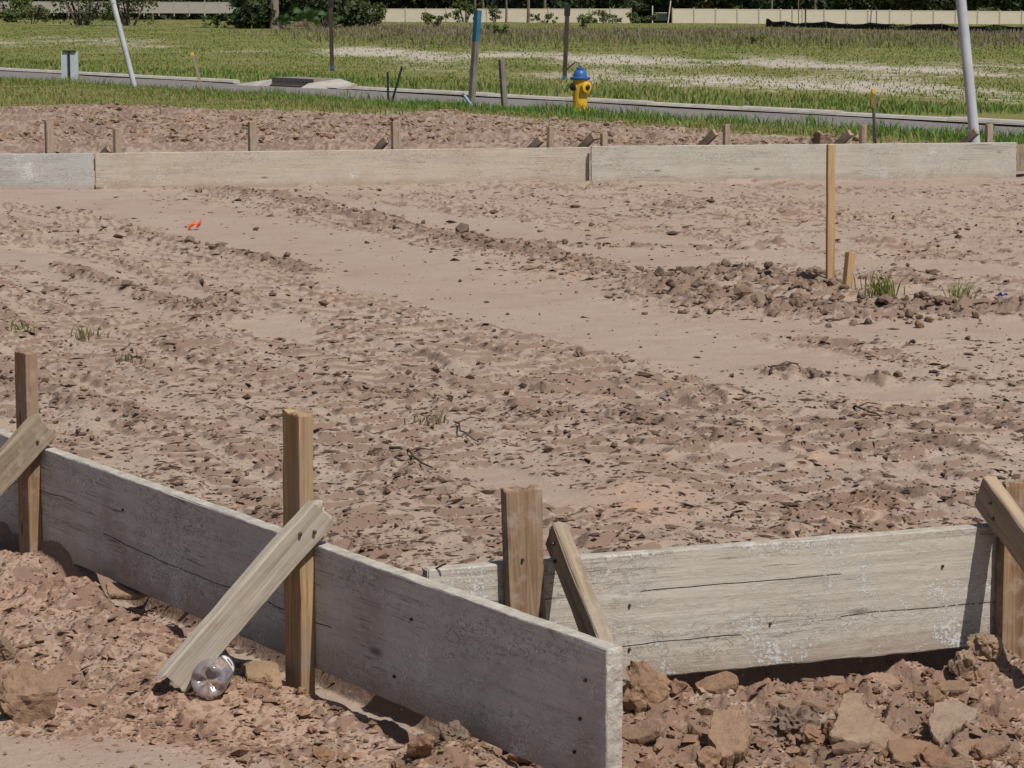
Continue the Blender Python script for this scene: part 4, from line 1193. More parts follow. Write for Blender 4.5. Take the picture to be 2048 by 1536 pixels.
def clod_shape(sub, seed, cuts=7, rough=0.22):
    r = np.random.default_rng(seed)
    V, Fc = ICO[sub]; V = V.copy()
    for _ in range(cuts):                        # broken faces
        n = r.normal(size=3); n /= np.linalg.norm(n); o = r.uniform(0.45, 0.85)
        d = V @ n - o
        V -= np.outer(np.clip(d, 0, None), n) * 0.95
    if sub > 1:
        f = 1 + rough * (fbm(V[:, 0] * 2.2 + seed * 3.1 + V[:, 2], V[:, 1] * 2.2 - V[:, 2] * 1.7, seed, 4)) + 0.5 * rough * fbm(V[:, 0] * 7 + seed, V[:, 1] * 7 + V[:, 2] * 6, seed + 2, 3)
        V *= f[:, None]
    else:
        V *= r.uniform(0.7, 1.25, size=(len(V), 1))
    return V, Fc

TINTS = np.array([(0.31, 0.225, 0.165), (0.235, 0.165, 0.12), (0.36, 0.26, 0.19), (0.30, 0.185, 0.115), (0.205, 0.15, 0.115)])
def clod_obj(name, c, size, flat, seed, tint, label, group=None, sub=4, rz=None, tilt=0.0, sink=0.3, cat="dirt clod", rough=0.22):
    V, Fc = clod_shape(sub, seed, 6, rough * 1.5)
    V = V * np.array([size * 0.5, size * 0.42, size * 0.5 * flat])
    me = mesh_np(name, V, Fc, False, np.tile(np.array(tint), (len(V), 1)))
    o = link(name, me, M['clod'])
    o.location = (c[0], c[1], gz1(c[0], c[1]) + size * 0.5 * flat * (1 - sink))
    o.rotation_euler = (tilt, tilt * 0.6, random.uniform(0, 6.28) if rz is None else rz)
    tag(o, label, cat, group)
    return o

def slab_obj(name, c, pts, thick, tint, label, tiltx, tilty, lift, seed, cat="crust slab", curl=0.0, n=90):
    """broken plate of dried crust: outline points in metres about its centre, rough edges and a thick rim"""
    pts = [Vector((p[0], p[1])) for p in pts]
    per = [(pts[i], pts[(i + 1) % len(pts)]) for i in range(len(pts))]
    tot = sum((b - a).length for a, b in per)
    ring = []
    for a, b in per:
        m = max(2, int(n * (b - a).length / tot))
        for i in range(m): ring.append(a.lerp(b, i / m))
    N = len(ring)
    ra = np.array([[p.x, p.y] for p in ring])
    nn = fbm(ra[:, 0] * 60 + seed, ra[:, 1] * 60, seed, 3)
    V = []; Fc = []
    shells = [1.0, 0.97, 0.85, 0.66, 0.42, 0.18]
    def zt(x, y): return curl * (x * x + y * y) + 0.0022 * fbm(np.array([x * 45 + seed]), np.array([y * 45]), seed + 4, 3)[0]
    for si, s in enumerate(shells):
        for i in range(N):
            x, y = ra[i] * s * (1 + 0.11 * nn[i] * s ** 6)
            V.append((x, y, zt(x, y) - (0.003 if si == 0 else 0)))
    c0 = len(V); V.append((0, 0, zt(0, 0)))
    low = len(V)
    for k, (s, dz) in enumerate(((1.01, 0.35), (0.98, 0.7), (0.90, 1.0))):
        for i in range(N):
            x, y = ra[i] * s * (1 + 0.11 * nn[i]) * (1 + 0.06 * nn[(i * 3 + k * 17) % N])
            V.append((x, y, zt(x, y) - thick * dz))
    cb = len(V); V.append((0, 0, -thick))
    for si in range(len(shells) - 1):
        for i in range(N):
            a = si * N + i; b = si * N + (i + 1) % N
            Fc += [(a, b, b + N), (a, b + N, a + N)]
    for i in range(N):
        Fc.append(((len(shells) - 1) * N + i, (len(shells) - 1) * N + (i + 1) % N, c0))
        j = (i + 1) % N
        Fc += [(i, low + i, low + j), (i, low + j, j)]
        for k in range(2):
            a = low + k * N + i; b = low + k * N + j
            Fc += [(a, a + N, b + N), (a, b + N, b)]
        Fc.append((low + 2 * N + j, low + 2 * N + i, cb))
    me = mesh_np(name, V, Fc, False, np.tile(np.array(tint), (len(V), 1)))
    bm = bmesh.new(); bm.from_mesh(me); bmesh.ops.recalc_face_normals(bm, faces=bm.faces); bm.to_mesh(me); bm.free()
    o = link(name, me, M['clod'])
    o["kind"] = "thing"
    o.location = (c[0], c[1], gz1(c[0], c[1]) + lift)
    o.rotation_euler = (tiltx, tilty, 0)
    tag(o, label, cat)
    return o

def pxo(cx, cy, pts, z=-0.05, k=1.0):
    """outline of a slab from its photo outline, laid back onto the ground it lies on"""
    c = P(cx, cy, z); return [((P(a, b, z) - c).x * k, (P(a, b, z) - c).y * k) for a, b in pts], c
TAN = (0.37, 0.265, 0.19)
o_, c_ = pxo(1738, 1470, [(1672, 1420), (1706, 1420), (1738, 1452), (1816, 1494), (1790, 1506), (1700, 1500), (1664, 1488), (1668, 1462)])
slab_obj("crust_slab", c_, [(x, y * 0.60) for x, y in o_], 0.030, TAN, "tan boot shaped crust slab lying in the torn soil at lower right", 0.30, 0.04, 0.050, 3)
o_, c_ = pxo(1905, 1455, [(1862, 1428), (1905, 1424), (1955, 1446), (1944, 1458), (1915, 1470), (1890, 1492), (1866, 1476), (1858, 1450)])
slab_obj("crust_slab", c_, [(x, y * 0.60) for x, y in o_], 0.022, (0.365, 0.275, 0.205), "smooth pale crust slab near the lower right picture corner", 0.32, -0.05, 0.045, 5)
o_, c_ = pxo(1450, 1480, [(1420, 1430), (1470, 1425), (1500, 1470), (1495, 1515), (1450, 1525), (1415, 1480)])
slab_obj("crust_slab", c_, [(x, y * 0.40) for x, y in o_], 0.04, (0.36, 0.24, 0.165), "orange tan slab standing proud right of the board end", 0.42, -0.10, 0.045, 7)
o_, c_ = pxo(255, 1178, [(215, 1162), (262, 1160), (310, 1158), (312, 1176), (270, 1186), (218, 1182)])
slab_obj("crust_slab", c_, [(x * 1.05, y * 0.8) for x, y in o_], 0.014, (0.36, 0.25, 0.165), "curled crust slab propped over a dark hollow by the grey board", 0.05, -0.03, 0.080, 9, curl=1.0)
o_, c_ = pxo(525, 1335, [(482, 1318), (520, 1308), (556, 1328), (566, 1360), (530, 1352), (495, 1348)])
slab_obj("crust_slab", c_, [(x, y * 0.8) for x, y in o_], 0.020, (0.385, 0.265, 0.17), "domed orange crust slab between bottle and golden stake", 0.12, 0.05, 0.045, 11, curl=-4.0)
c_ = P(48, 1395, -0.05)
clod_obj("dirt_clod", c_, 0.135, 0.95, 311, (0.32, 0.212, 0.145), "biggest clod, cut off by the left picture edge", None, 4, 0.4, 0.25, 0.35)
c_ = P(10, 1290, -0.05)
clod_obj("dirt_clod", c_, 0.085, 0.9, 312, (0.26, 0.185, 0.13), "brown rounded clod above the biggest one at the left edge", None, 4, 0.9, 0.2, 0.3)
c_ = P(1288, 1392, -0.05)
clod_obj("dirt_clod", c_, 0.125, 0.95, 313, (0.33, 0.215, 0.14), "big orange brown clod against the end of the grey board", None, 4, 0.5, 0.1, 0.45)
c_ = P(1972, 1318, -0.05)
clod_obj("dirt_clod", c_, 0.085, 0.8, 314, (0.37, 0.265, 0.19), "tan clod touching the stake at the right picture edge", None, 4, 0.2, 0.2, 0.35)
c_ = P(1925, 1332, -0.05)
clod_obj("dirt_clod", c_, 0.075, 0.95, 318, (0.33, 0.24, 0.175), "crumbly clod left of the tan clod at the right edge", None, 4, 1.2, 0.2, 0.35)
c_ = P(1590, 1445, -0.06)
clod_obj("dirt_clod", c_, 0.105, 0.75, 315, (0.225, 0.165, 0.13), "dark grey crumbly clod left of the boot shaped slab", None, 4, 0.3, 0.15, 0.35, rough=0.4)
c_ = P(905, 1500, -0.06)
clod_obj("dirt_clod", c_, 0.07, 0.7, 316, (0.24, 0.18, 0.14), "dark clod under the long grey board at the bottom edge", None, 4, 0.3, 0.15, 0.35, rough=0.4)
for k, (px, sz, tn) in enumerate(((1590, 0.20, "left"), (1643, 0.24, "right"))):
    c_ = PD(px, 274, 28.4)
    clod_obj("dirt_clod", c_, sz, 0.85, 330 + k, (0.26, 0.19, 0.145), "%s one of the two big lumps behind the whitish far board" % tn, None, 3, 0.3, 0.1, 0.15, rough=0.35)
c_ = PD(1697, 277, 28.4); clod_obj("dirt_clod", c_, 0.17, 0.6, 335, (0.27, 0.2, 0.15), "low lump left of the far stake by the thin lath", None, 3, 0.4, 0.1, 0.2, rough=0.3)
c_ = P(1630, 748, -0.02); clod_obj("dirt_clod", c_, 0.055, 0.9, 336, (0.21, 0.155, 0.12), "dark upright clod alone in the middle of the right pad", None, 3, 0.4, 0.1, 0.2, rough=0.4)
c_ = P(1160, 712, -0.02); clod_obj("dirt_clod", c_, 0.055, 0.8, 337, (0.23, 0.17, 0.13), "dark crumbly clod near the centre of the pad", None, 3, 0.4, 0.1, 0.2, rough=0.4)
# mid-sized clods one can tell apart
glabel = "loose brown clod among many in the torn soil outside the near forms"
cnt = 0; tries = 0
while cnt < 90 and tries < 4000:
    tries += 1
    if random.random() < 0.72: px, py = random.uniform(1260, 2060), random.uniform(1335, 1560)
    else: px, py = random.uniform(380, 1180), random.uniform(1300, 1560)
    p = P(px, py, -0.07)
    dl = (p - LA).dot(nL); dr = (p - RA).dot(nR)
    if dl > -0.02 and dl < 0.05 or (dl < 0 and dr < 0.05): continue
    if px < 600 and py > 1420: continue
    if abs(px - 415) < 75 and abs(py - 1370) < 60: continue
    cnt += 1
    sz = random.choice([0.022, 0.026, 0.03, 0.036, 0.045, 0.06]) * random.uniform(0.85, 1.2)
    tint = (TINTS[random.randrange(5)] * 0.4 + np.array((0.33, 0.205, 0.135)) * 0.6) * np.array([1, random.uniform(.94, 1.03), random.uniform(.9, 1.03)])
    clod_obj("dirt_clod", p, sz, random.uniform(0.45, 0.9), 400 + cnt, tint, glabel, "loose clods outside the near forms", 3, None, random.uniform(-.5, .5), 0.25, rough=0.3)

plabel = "thin flat broken crust piece among several in the torn soil outside the near forms"
cnt = 0
while cnt < 46:
    px, py = (random.uniform(1270, 2050), random.uniform(1345, 1545)) if random.random() < 0.7 else (random.uniform(60, 1150), random.uniform(1150, 1530))
    p = P(px, py, -0.07); dl = (p - LA).dot(nL); dr = (p - RA).dot(nR)
    if (dl < 0.06 and dl > -0.06) or (dl < 0 and dr < 0.07) or (px < 620 and py > 1400) or (abs(px - 415) < 80 and abs(py - 1370) < 70): continue
    k_ = random.randrange(5, 8); R_ = random.choice((0.018, 0.025, 0.032, 0.045, 0.058)) * random.uniform(.8, 1.2)
    pts_ = [(R_ * random.uniform(.65, 1.2) * math.cos(6.283 * i / k_ + 1), R_ * random.uniform(.5, 1.0) * math.sin(6.283 * i / k_ + 1)) for i in range(k_)]
    tn = np.array(random.choice(((0.32, 0.215, 0.152), (0.345, 0.235, 0.168), (0.27, 0.178, 0.125), (0.30, 0.19, 0.125)))) * random.uniform(.9, 1.08)
    o = slab_obj("crust_slab", p, pts_, R_ * random.uniform(.3, .55), tn, plabel, random.uniform(-.05, .55), random.uniform(-.35, .35), R_ * 0.28, 500 + cnt, curl=random.uniform(-2, 3), n=36)
    o["group"] = "broken crust pieces outside the near forms"; cnt += 1

OCT = (np.array([(1, 0, 0), (-1, 0, 0), (0, 1, 0), (0, -1, 0), (0, 0, 1), (0, 0, -1)], np.float32), np.array([(0, 2, 4), (2, 1, 4), (1, 3, 4), (3, 0, 4), (2, 0, 5), (1, 2, 5), (3, 1, 5), (0, 3, 5)], np.int32))
def scatter(name, xs, ys, sizes, seed, flatness=(0.35, 0.9), tints=TINTS, plate=0.0, tiny=False, orient=None, elong=(0.75, 1.5), tilt=0.35):
    """thousands of crumbs and flakes of soil in one mesh"""
    r = np.random.default_rng(seed)
    n = len(xs); zs = gz(xs, ys)
    protos = [clod_shape(1, 900 + i, 4)[0] for i in range(8)]
    V0, F0 = OCT if tiny else ICO[1]; nv, nf = len(V0), len(F0)
    if tiny: protos = [OCT[0] * np.random.default_rng(950 + i).uniform(.6, 1.3, (6, 1)) + np.random.default_rng(970 + i).normal(0, .18, (6, 3)) for i in range(8)]
    Vs = np.empty((n, nv, 3), np.float32); T = np.empty((n, nv, 3), np.float32)
    fl = r.uniform(*flatness, n); az = r.uniform(0, 6.28, n); tl = r.normal(0, tilt, n); ta = r.uniform(0, 6.28, n)
    fl = np.where(r.random(n) < plate, r.uniform(0.10, 0.22, n), fl)
    which = r.integers(0, 8, n); st = r.uniform(*elong, n)
    if orient is not None: az = orient + r.normal(0, 0.4, n)
    tt = tints[r.integers(0, len(tints), n)] * r.uniform(0.85, 1.12, (n, 1))
    for i in range(8):
        m = which == i
        v = np.repeat(protos[i][None], m.sum(), 0) * 0.5
        v = v * np.stack([sizes[m] * st[m], sizes[m] / st[m] ** .5, sizes[m] * fl[m]], 1)[:, None, :]
        c, s = np.cos(tl[m])[:, None], np.sin(tl[m])[:, None]
        y2 = v[:, :, 1] * c - v[:, :, 2] * s; z2 = v[:, :, 1] * s + v[:, :, 2] * c
        c, s = np.cos(az[m])[:, None], np.sin(az[m])[:, None]
        Vs[m] = np.stack([v[:, :, 0] * c - y2 * s, v[:, :, 0] * s + y2 * c, z2], 2)
    off = np.stack([xs, ys, zs + sizes * fl * 0.28], 1)
    Vs += off[:, None, :]
    T[:] = tt[:, None, :]
    Fc = (F0[None] + (np.arange(n) * nv)[:, None, None]).reshape(-1, 3)
    me = mesh_np(name, Vs.reshape(-1, 3), Fc, False, T.reshape(-1, 3))
    o = link(name, me, M['clod'])
    tag(o, kind="stuff")
    return o

# crumbs: foreground soil
def pick_px(n, x0, x1, y0, y1, r, z=-0.06):
    a = r.uniform(x0, x1, n); b = r.uniform(y0, y1, n)
    u = (a - 1024) / F; v = (768 - b) / F
    t = (z - EYE) / (-SP + v * CP)
    return u * t, (CP + v * SP) * t
r = np.random.default_rng(55)
xs, ys_ = pick_px(40000, -150, 2200, 1060, 1640, r)
dl = (xs - LA.x) * nL.x + (ys_ - LA.y) * nL.y; dr = (xs - RA.x) * nR.x + (ys_ - RA.y) * nR.y
_, _, _, _, _, smo = ground(xs, ys_)
keep = ((dl > 0.02) | ((dr > 0.03) & (dl < -0.05))) & (r.random(len(xs)) > smo * 0.9) & ~((np.hypot(xs - P(415, 1395, -.05).x, (ys_ - P(415, 1395, -.05).y) * .6) < 0.055))
xs, ys_ = xs[keep], ys_[keep]
sz = np.clip(r.lognormal(math.log(0.0058), 0.68, len(xs)), 0.0022, 0.034)
scatter("soil_crumbs", xs, ys_, sz, 61, (0.3, 0.8), np.array([(0.345, 0.215, 0.140), (0.275, 0.162, 0.105), (0.405, 0.275, 0.185), (0.215, 0.132, 0.090), (0.31, 0.20, 0.135), (0.27, 0.19, 0.14)]), plate=0.65, tiny=True, elong=(0.8, 1.8), tilt=0.35)
# crumbs and flakes on the pad
xs, ys_ = pick_px(74000, -200, 2250, 368, 1300, r, -0.03)
Hh, Bb, Gg, Ss, Oo, smo = ground(xs, ys_)
dl = (xs - LA.x) * nL.x + (ys_ - LA.y) * nL.y; dr = (xs - RA.x) * nR.x + (ys_ - RA.y) * nR.y
keep = (dl < -0.05) & (dr < -0.05) & (r.random(len(xs)) < np.clip(Bb * 1.6 + 0.05 - smo * .3, 0.06, 1)) & (ys_ < 22.3)
xs, ys_ = xs[keep], ys_[keep]
sz = np.clip(r.lognormal(math.log(0.0072), 0.55, len(xs)), 0.003, 0.034) * np.clip(0.5 + ys_ / 14, 0.75, 1.8)
scatter("pad_crumbs", xs, ys_, sz, 63, (0.3, 0.8), np.array([(0.105, 0.072, 0.055), (0.14, 0.095, 0.072), (0.21, 0.14, 0.105), (0.16, 0.105, 0.078), (0.28, 0.20, 0.15)]), plate=0.5, tiny=True, elong=(0.7, 2.2))
# shards of crust lifted along the cleat lines
xs, ys_ = pick_px(19000, -200, 2250, 368, 1300, r, -0.03)
Hh, Bb, Gg, Ss, Oo, smo = ground(xs, ys_)
dl = (xs - LA.x) * nL.x + (ys_ - LA.y) * nL.y; dr = (xs - RA.x) * nR.x + (ys_ - RA.y) * nR.y
keep = (dl < -0.05) & (dr < -0.05) & (r.random(len(xs)) > smo * 1.2) & (ys_ < 22.3) & (fbm(xs * 1.1, ys_ * .6, 44, 3) > -0.25)
xs, ys_ = xs[keep], ys_[keep]
sz = np.clip(r.lognormal(math.log(0.0085), 0.5, len(xs)), 0.004, 0.028) * np.clip(0.6 + ys_ / 18, 0.8, 1.5)
turn_ = sst(0.1, 0.7, xs) * sst(12.5, 10.5, ys_)
scatter("crust_shards", xs, ys_, sz, 64, (0.22, 0.5), np.array([(0.16, 0.108, 0.082), (0.19, 0.125, 0.092), (0.11, 0.075, 0.057), (0.13, 0.085, 0.062), (0.25, 0.165, 0.12)]), plate=0.15, tiny=True, orient=np.where(turn_ > .5, -0.85, 0.43), elong=(1.2, 3.4), tilt=0.5)
# clods heaped along the ridges
xs, ys_, sz = [], [], []
for pl, hh, w in RIDGE:
    tot = sum(math.dist(a, b) for a, b in zip(pl[:-1], pl[1:]))
    n = int(tot * (110 if hh > 0.06 else 60 if hh > 0.034 else 28))
    for _ in range(n):
        i = random.randrange(len(pl) - 1); t_ = random.random()
        xs.append(pl[i][0] + (pl[i + 1][0] - pl[i][0]) * t_ + random.gauss(0, w * 0.8)); ys_ = list(ys_) if not isinstance(ys_, list) else ys_
        ys_.append(pl[i][1] + (pl[i + 1][1] - pl[i][1]) * t_ + random.gauss(0, w * 0.8))
        sz.append(min(0.11, random.lognormvariate(math.log(0.028 if hh > 0.06 else 0.017), 0.55)))
scatter("ridge_clods", np.array(xs), np.array(ys_), np.array(sz), 65, (0.5, 0.95), TINTS[[1, 4, 0, 4, 1]])
# lumps between the far forms and the verge
xs, ys_ = pick_px(9000, -200, 2250, 226, 302, r, -0.12)
Hh, Bb, Gg, Ss, Oo, smo = ground(xs, ys_)
keep = (Gg < 0.6) & (ys_ > 24.2) & (vn(xs * 1.2, ys_ * .5, 5) > -0.5)
xs, ys_ = xs[keep], ys_[keep]
scatter("far_soil_lumps", xs, ys_, np.clip(r.lognormal(math.log(0.030), 0.55, len(xs)), 0.012, 0.14), 67, (0.25, 0.7), TINTS[[0, 1, 3, 2, 0]])

# roots and twigs on the pad
def twig(px, py, dx, dy, rad, k):
    A = P(px, py, -0.02); B = P(px + dx, py + dy, -0.02)
    n = 7; pts = []
    for i in range(n):
        t_ = i / (n - 1); p = A.lerp(B, t_)
        p.x += 0.012 * math.sin(t_ * 7 + k); p.y += 0.03 * math.sin(t_ * 5 + k * 2)
        p.z = gz1(p.x, p.y) + rad + 0.012 * math.sin(t_ * 3.1)
        pts.append(p)
    rad *= 0.7; b = MB(); b.tube(pts, [rad * (1 - 0.55 * i / (n - 1)) for i in range(n)], 6)
    b.tube([pts[2], pts[2] + Vector((0.04, 0.03, 0.012)), pts[2] + Vector((0.09, 0.03, 0.004))], [rad * .6, rad * .45, rad * .3], 5)
    return b
for k, (px, py, dx, dy, rad, lb) in enumerate(((780, 893, 80, 42, 0.008, "dark forked root on the pad above the middle stake"), (905, 838, 45, 42, 0.006, "thin dark root curling on the pad left of centre"), (1700, 812, 60, 22, 0.008, "dark bent root on the right of the pad"), (1540, 745, 60, -6, 0.007, "short root beside the dark upright clod"))):
    o = twig(px, py, dx, dy, rad, k).build("root", mat_simple('root_bark', (0.045, 0.035, 0.03), (0.11, 0.085, 0.07), 30, 0.9, 0.1, 0.4, 80), None, True)
    tag(o, lb, "root")

# ================================================================== GRASS AND WEEDS
def blades(name, x, y, z, hgt, wid, lean, tint, seed, kind="stuff", loc=None):
    r = np.random.default_rng(seed)
    n = len(x); az = r.uniform(0, 6.283, n); la = r.uniform(0, 6.283, n)
    ca, sa = np.cos(az) * wid / 2, np.sin(az) * wid / 2
    V = np.empty((n, 5, 3), np.float32)
    lx, ly = np.cos(la) * lean * hgt, np.sin(la) * lean * hgt
    V[:, 0] = np.stack([x - ca, y - sa, z - 0.02], 1); V[:, 1] = np.stack([x + ca, y + sa, z - 0.02], 1)
    V[:, 2] = np.stack([x - ca * .75 + lx * .35, y - sa * .75 + ly * .35, z + hgt * .6], 1); V[:, 3] = np.stack([x + ca * .75 + lx * .35, y + sa * .75 + ly * .35, z + hgt * .6], 1)
    V[:, 4] = np.stack([x + lx, y + ly, z + hgt], 1)
    b = (np.arange(n) * 5)[:, None, None]
    Fc = (np.array([[0, 1, 3], [0, 3, 2], [2, 3, 4]])[None] + b).reshape(-1, 3)
    T = np.repeat(tint[:, None, :], 5, 1)
    me = mesh_np(name, V.reshape(-1, 3), Fc, False, T.reshape(-1, 3))
    o = link(name, me, M['blade'])
    if kind: tag(o, kind=kind)
    return o

def mixt(a, b, t):
    return np.array(a)[None] * (1 - t[:, None]) + np.array(b)[None] * t[:, None]

r = np.random.default_rng(91)
# verge between the dirt and the road
n = 90000
yy = r.uniform(26, 78, n); uu = r.uniform(-0.225, 0.225, n); xx = uu * yy
s = road_s(xx, yy)
ge = grass_edge(xx) + 1.5 * fbm(xx * 0.7, yy * 0.5, 161, 4)
dens = sst(-2.0, 2.4, yy - ge + 1.3 * vn(xx * 2.5, yy * 1.2, 12))
dens = np.maximum(dens, 0.05 * sst(-8, -3, yy - ge) * (fbm(xx * .6, yy * .4, 25, 3) > 0.0))
keep = (s > 6.5) & (r.random(n) < dens) & (s < 30)
xx, yy, s = xx[keep], yy[keep], s[keep]
zz = gz(xx, yy)
lush = sst(13, 8, s + 2.5 * vn(xx * .5, yy * .3, 14))
hg = r.uniform(0.05, 0.13, len(xx)) * (0.65 + 0.85 * lush + 0.5 * sst(9.5, 7.5, s)) * (0.8 + 0.5 * vn(xx * 1.1, yy * .6, 15))
tint = mixt((0.33, 0.28, 0.11), (0.098, 0.215, 0.036), np.clip(0.25 + 0.75 * lush + 0.35 * r.normal(size=len(xx)), 0, 1))
tint *= r.uniform(0.7, 1.25, (len(xx), 1))
blades("verge_grass", xx, yy, zz, np.clip(hg, 0.03, .3), r.uniform(0.010, 0.026, len(xx)), r.uniform(0.1, 0.7, len(xx)), tint, 92)
# field grass across the road
n = 106000
yy = np.exp(r.uniform(math.log(52), math.log(300), n)); xx = r.uniform(-0.23, 0.23, n) * yy
s = road_s(xx, yy)
Hh, Bb, Gg, Sd, Oo, smo = ground(xx, yy)
sandn = Sd + 0.5 * fbm(xx * .8, yy * .35, 18, 4)
keep = (s < -0.35) & (r.random(n) < np.clip(1.15 - 2.1 * np.clip(sandn, 0, 1), 0.20, 1))
xx, yy, s, zz = xx[keep], yy[keep], s[keep], Hh[keep]
gg = 0.5 + 0.5 * fbm(xx * .2, yy * .08, 19, 4) * 1.6
lush = sst(-7, -1.5, s)
hg = r.uniform(0.03, 0.095, len(xx)) * (0.9 + 1.1 * lush)
tint = mixt((0.285, 0.285, 0.088), (0.145, 0.235, 0.046), np.clip(gg + 0.25 * r.normal(size=len(xx)), 0, 1))
tint = tint * (1 - lush[:, None] * .55) + np.array((0.095, 0.185, 0.036))[None] * lush[:, None] * .55
tint *= r.uniform(0.75, 1.2, (len(xx), 1))
blades("field_grass", xx, yy, zz, hg, r.uniform(0.02, 0.05, len(xx)) * np.clip(yy / 70, 1, 2.6), r.uniform(0.1, 0.8, len(xx)), tint, 93)
# brown weeds at the back of the field
n = 60000
yy = r.uniform(122, 262, n); uw = r.uniform(-0.12, 0.24, n); xx = uw * yy
rowy = 768 - F * ((-SP * 0) if False else 0)
edge = 150 + 30 * fbm(xx * .10, yy * .02, 20, 4) - 0.35 * (xx - 10) + r.normal(0, 9, n)
keep = (yy > edge) & (yy < edge + 75 + 20 * vn(xx * .1, yy * .01, 21)) & (r.random(n) < 0.62 * sst(-0.11, -0.03, uw + 0.03 * vn(xx * .3, yy * .05, 24)))
xx, yy, edge = xx[keep], yy[keep], edge[keep]; zz = gz(xx, yy)
t_ = np.clip(-0.1 + (yy - edge) / 55 + 0.4 * r.normal(size=len(xx)) + 0.6 * fbm(xx * .12, yy * .05, 22, 3), 0, 1)
tint = mixt((0.22, 0.22, 0.085), (0.27, 0.205, 0.17), t_) * r.uniform(0.75, 1.2, (len(xx), 1))
blades("field_weeds", xx, yy, zz, r.uniform(0.12, 0.42, len(xx)), r.uniform(0.04, 0.11, len(xx)), r.uniform(0.05, 0.5, len(xx)), tint, 94)

def tuft(name, px, py, h, rad, n, col, label, seed, z=-0.03):
    rad *= 0.85; n = int(n * 0.75); h *= 0.85; g = P(px, py, z); r = np.random.default_rng(seed)
    x = g.x + r.normal(0, rad * .5, n); y = g.y + r.normal(0, rad * .8, n)
    zz = gz(x, y)
    tint = np.array(col)[None] * r.uniform(0.65, 1.3, (n, 1))
    o = blades(name, x - g.x, y - g.y, zz, r.uniform(.4, 1, n) * h, np.full(n, 0.008), r.uniform(.2, 1.0, n), tint, seed, None)
    o.location = (g.x, g.y, 0)
    tag(o, label, "grass tuft", "weed tufts on the pad")
tuft("grass_tuft", 1765, 585, 0.16, 0.13, 130, (0.19, 0.20, 0.055), "biggest green weed tuft, right of the survey stakes", 1)
tuft("grass_tuft", 1920, 596, 0.15, 0.07, 60, (0.20, 0.23, 0.07), "leaning green weed tuft on the clod ridge at right", 2)
tuft("grass_tuft", 170, 672, 0.07, 0.07, 60, (0.21, 0.19, 0.075), "dry yellowish weed tuft on the left of the pad", 3)
tuft("grass_tuft", 42, 664, 0.05, 0.06, 26, (0.14, 0.21, 0.045), "tiny bright green weed near the left picture edge", 4)
tuft("grass_tuft", 265, 722, 0.05, 0.09, 40, (0.19, 0.175, 0.085), "faint dry weed right of the yellowish tuft", 5)
tuft("grass_tuft", 860, 845, 0.05, 0.08, 50, (0.26, 0.21, 0.12), "straw coloured dry tuft near the centre of the pad", 6)

# ================================================================== FAR FENCES
def vinyl_fence(x0, top0, x1, top1, d0, d1, label, mat='vinyl', pitch=2.44, height=1.83, dark=False):
    A = PD(x0, top0, d0); B = PD(x1, top1, d1)
    L = math.hypot(B.x - A.x, B.y - A.y); n = max(1, round(L / pitch))
    root = empty("vinyl_fence", (A.x, A.y, A.z - height), math.atan2(B.y - A.y, B.x - A.x))
    tag(root, label, "fence", "cream privacy fences at the back of the field")
    w = L / n
    pm = MB(); pm.box((w / 2, 0, height / 2 - 0.03), (w - 0.14, 0.05, height - 0.12)); pm.box((w / 2, 0, height - 0.075), (w - 0.14, 0.075, 0.11)); pme = pm.mesh("panel")
    qm = MB(); qm.box((0, 0, height / 2 - 0.2), (0.127, 0.127, height + 0.44)); qm.lathe([(0.10, height + 0.02), (0.10, height + 0.035), (0.01, height + 0.085)], 4, None, (0, 0, 0)); qme = qm.mesh("post")
    for i in range(n + 1):
        z = (B.z - A.z) * i / n
        if i < n:
            o = link("panel", pme, M[mat], root); o.location = (w * i, 0, z)
        o = link("post", qme, M['vinyl_post'], root); o.location = (w * i, 0, z)
    return root
vinyl_fence(1345, 17, 2400, 25, 312, 306, "cream vinyl privacy fence on the right, behind the black silt fence")
vinyl_fence(690, 17, 1262, 17, 338, 332, "cream vinyl fence stretch in the middle, half hidden by shrubs")
vinyl_fence(-220, 2, 500, 4, 447, 440, "distant vinyl fence greyed by painted shade at upper left between the trees", mat='vinyl_painted_shade')

# silt fence
A = P(1532, 49, -1.25); B = P(2300, 70, -1.25)
sf = empty("silt_fence", (A.x, A.y, 0)); tag(sf, "low black silt fence sagging in front of the cream fence", "silt fence")
n = 90; V = []; Q = []
for i in range(n + 1):
    t_ = i / n; p = A.lerp(B, t_); gzz = gz1(p.x, p.y)
    ht = 0.60 + 0.08 * math.sin(t_ * 40) - 0.10 * abs(math.sin(t_ * 47)) + (0.22 if i < 2 else 0)
    for k in range(4):
        V.append((p.x - A.x + 0.05 * math.sin(i * 1.7 + k), p.y - A.y + 0.08 * math.sin(i * .9 + k * 1.2), gzz - 0.05 + ht * k / 3))
for i in range(n):
    for k in range(3): a_ = i * 4 + k; Q.append((a_, a_ + 4, a_ + 5, a_ + 1))
fo = link("fabric", mesh_np("fabric", V, Q, True), M['silt'], sf)
fo.modifiers.new("thick", 'SOLIDIFY').thickness = 0.01
for i in range(0, n + 1, 6):
    p = A.lerp(B, i / n)
    b = MB(); b.box((p.x - A.x, p.y - A.y - 0.12, gz1(p.x, p.y) + 0.22), (0.05, 0.05, 0.86)); b.build("stake", M['post_grey'], sf)

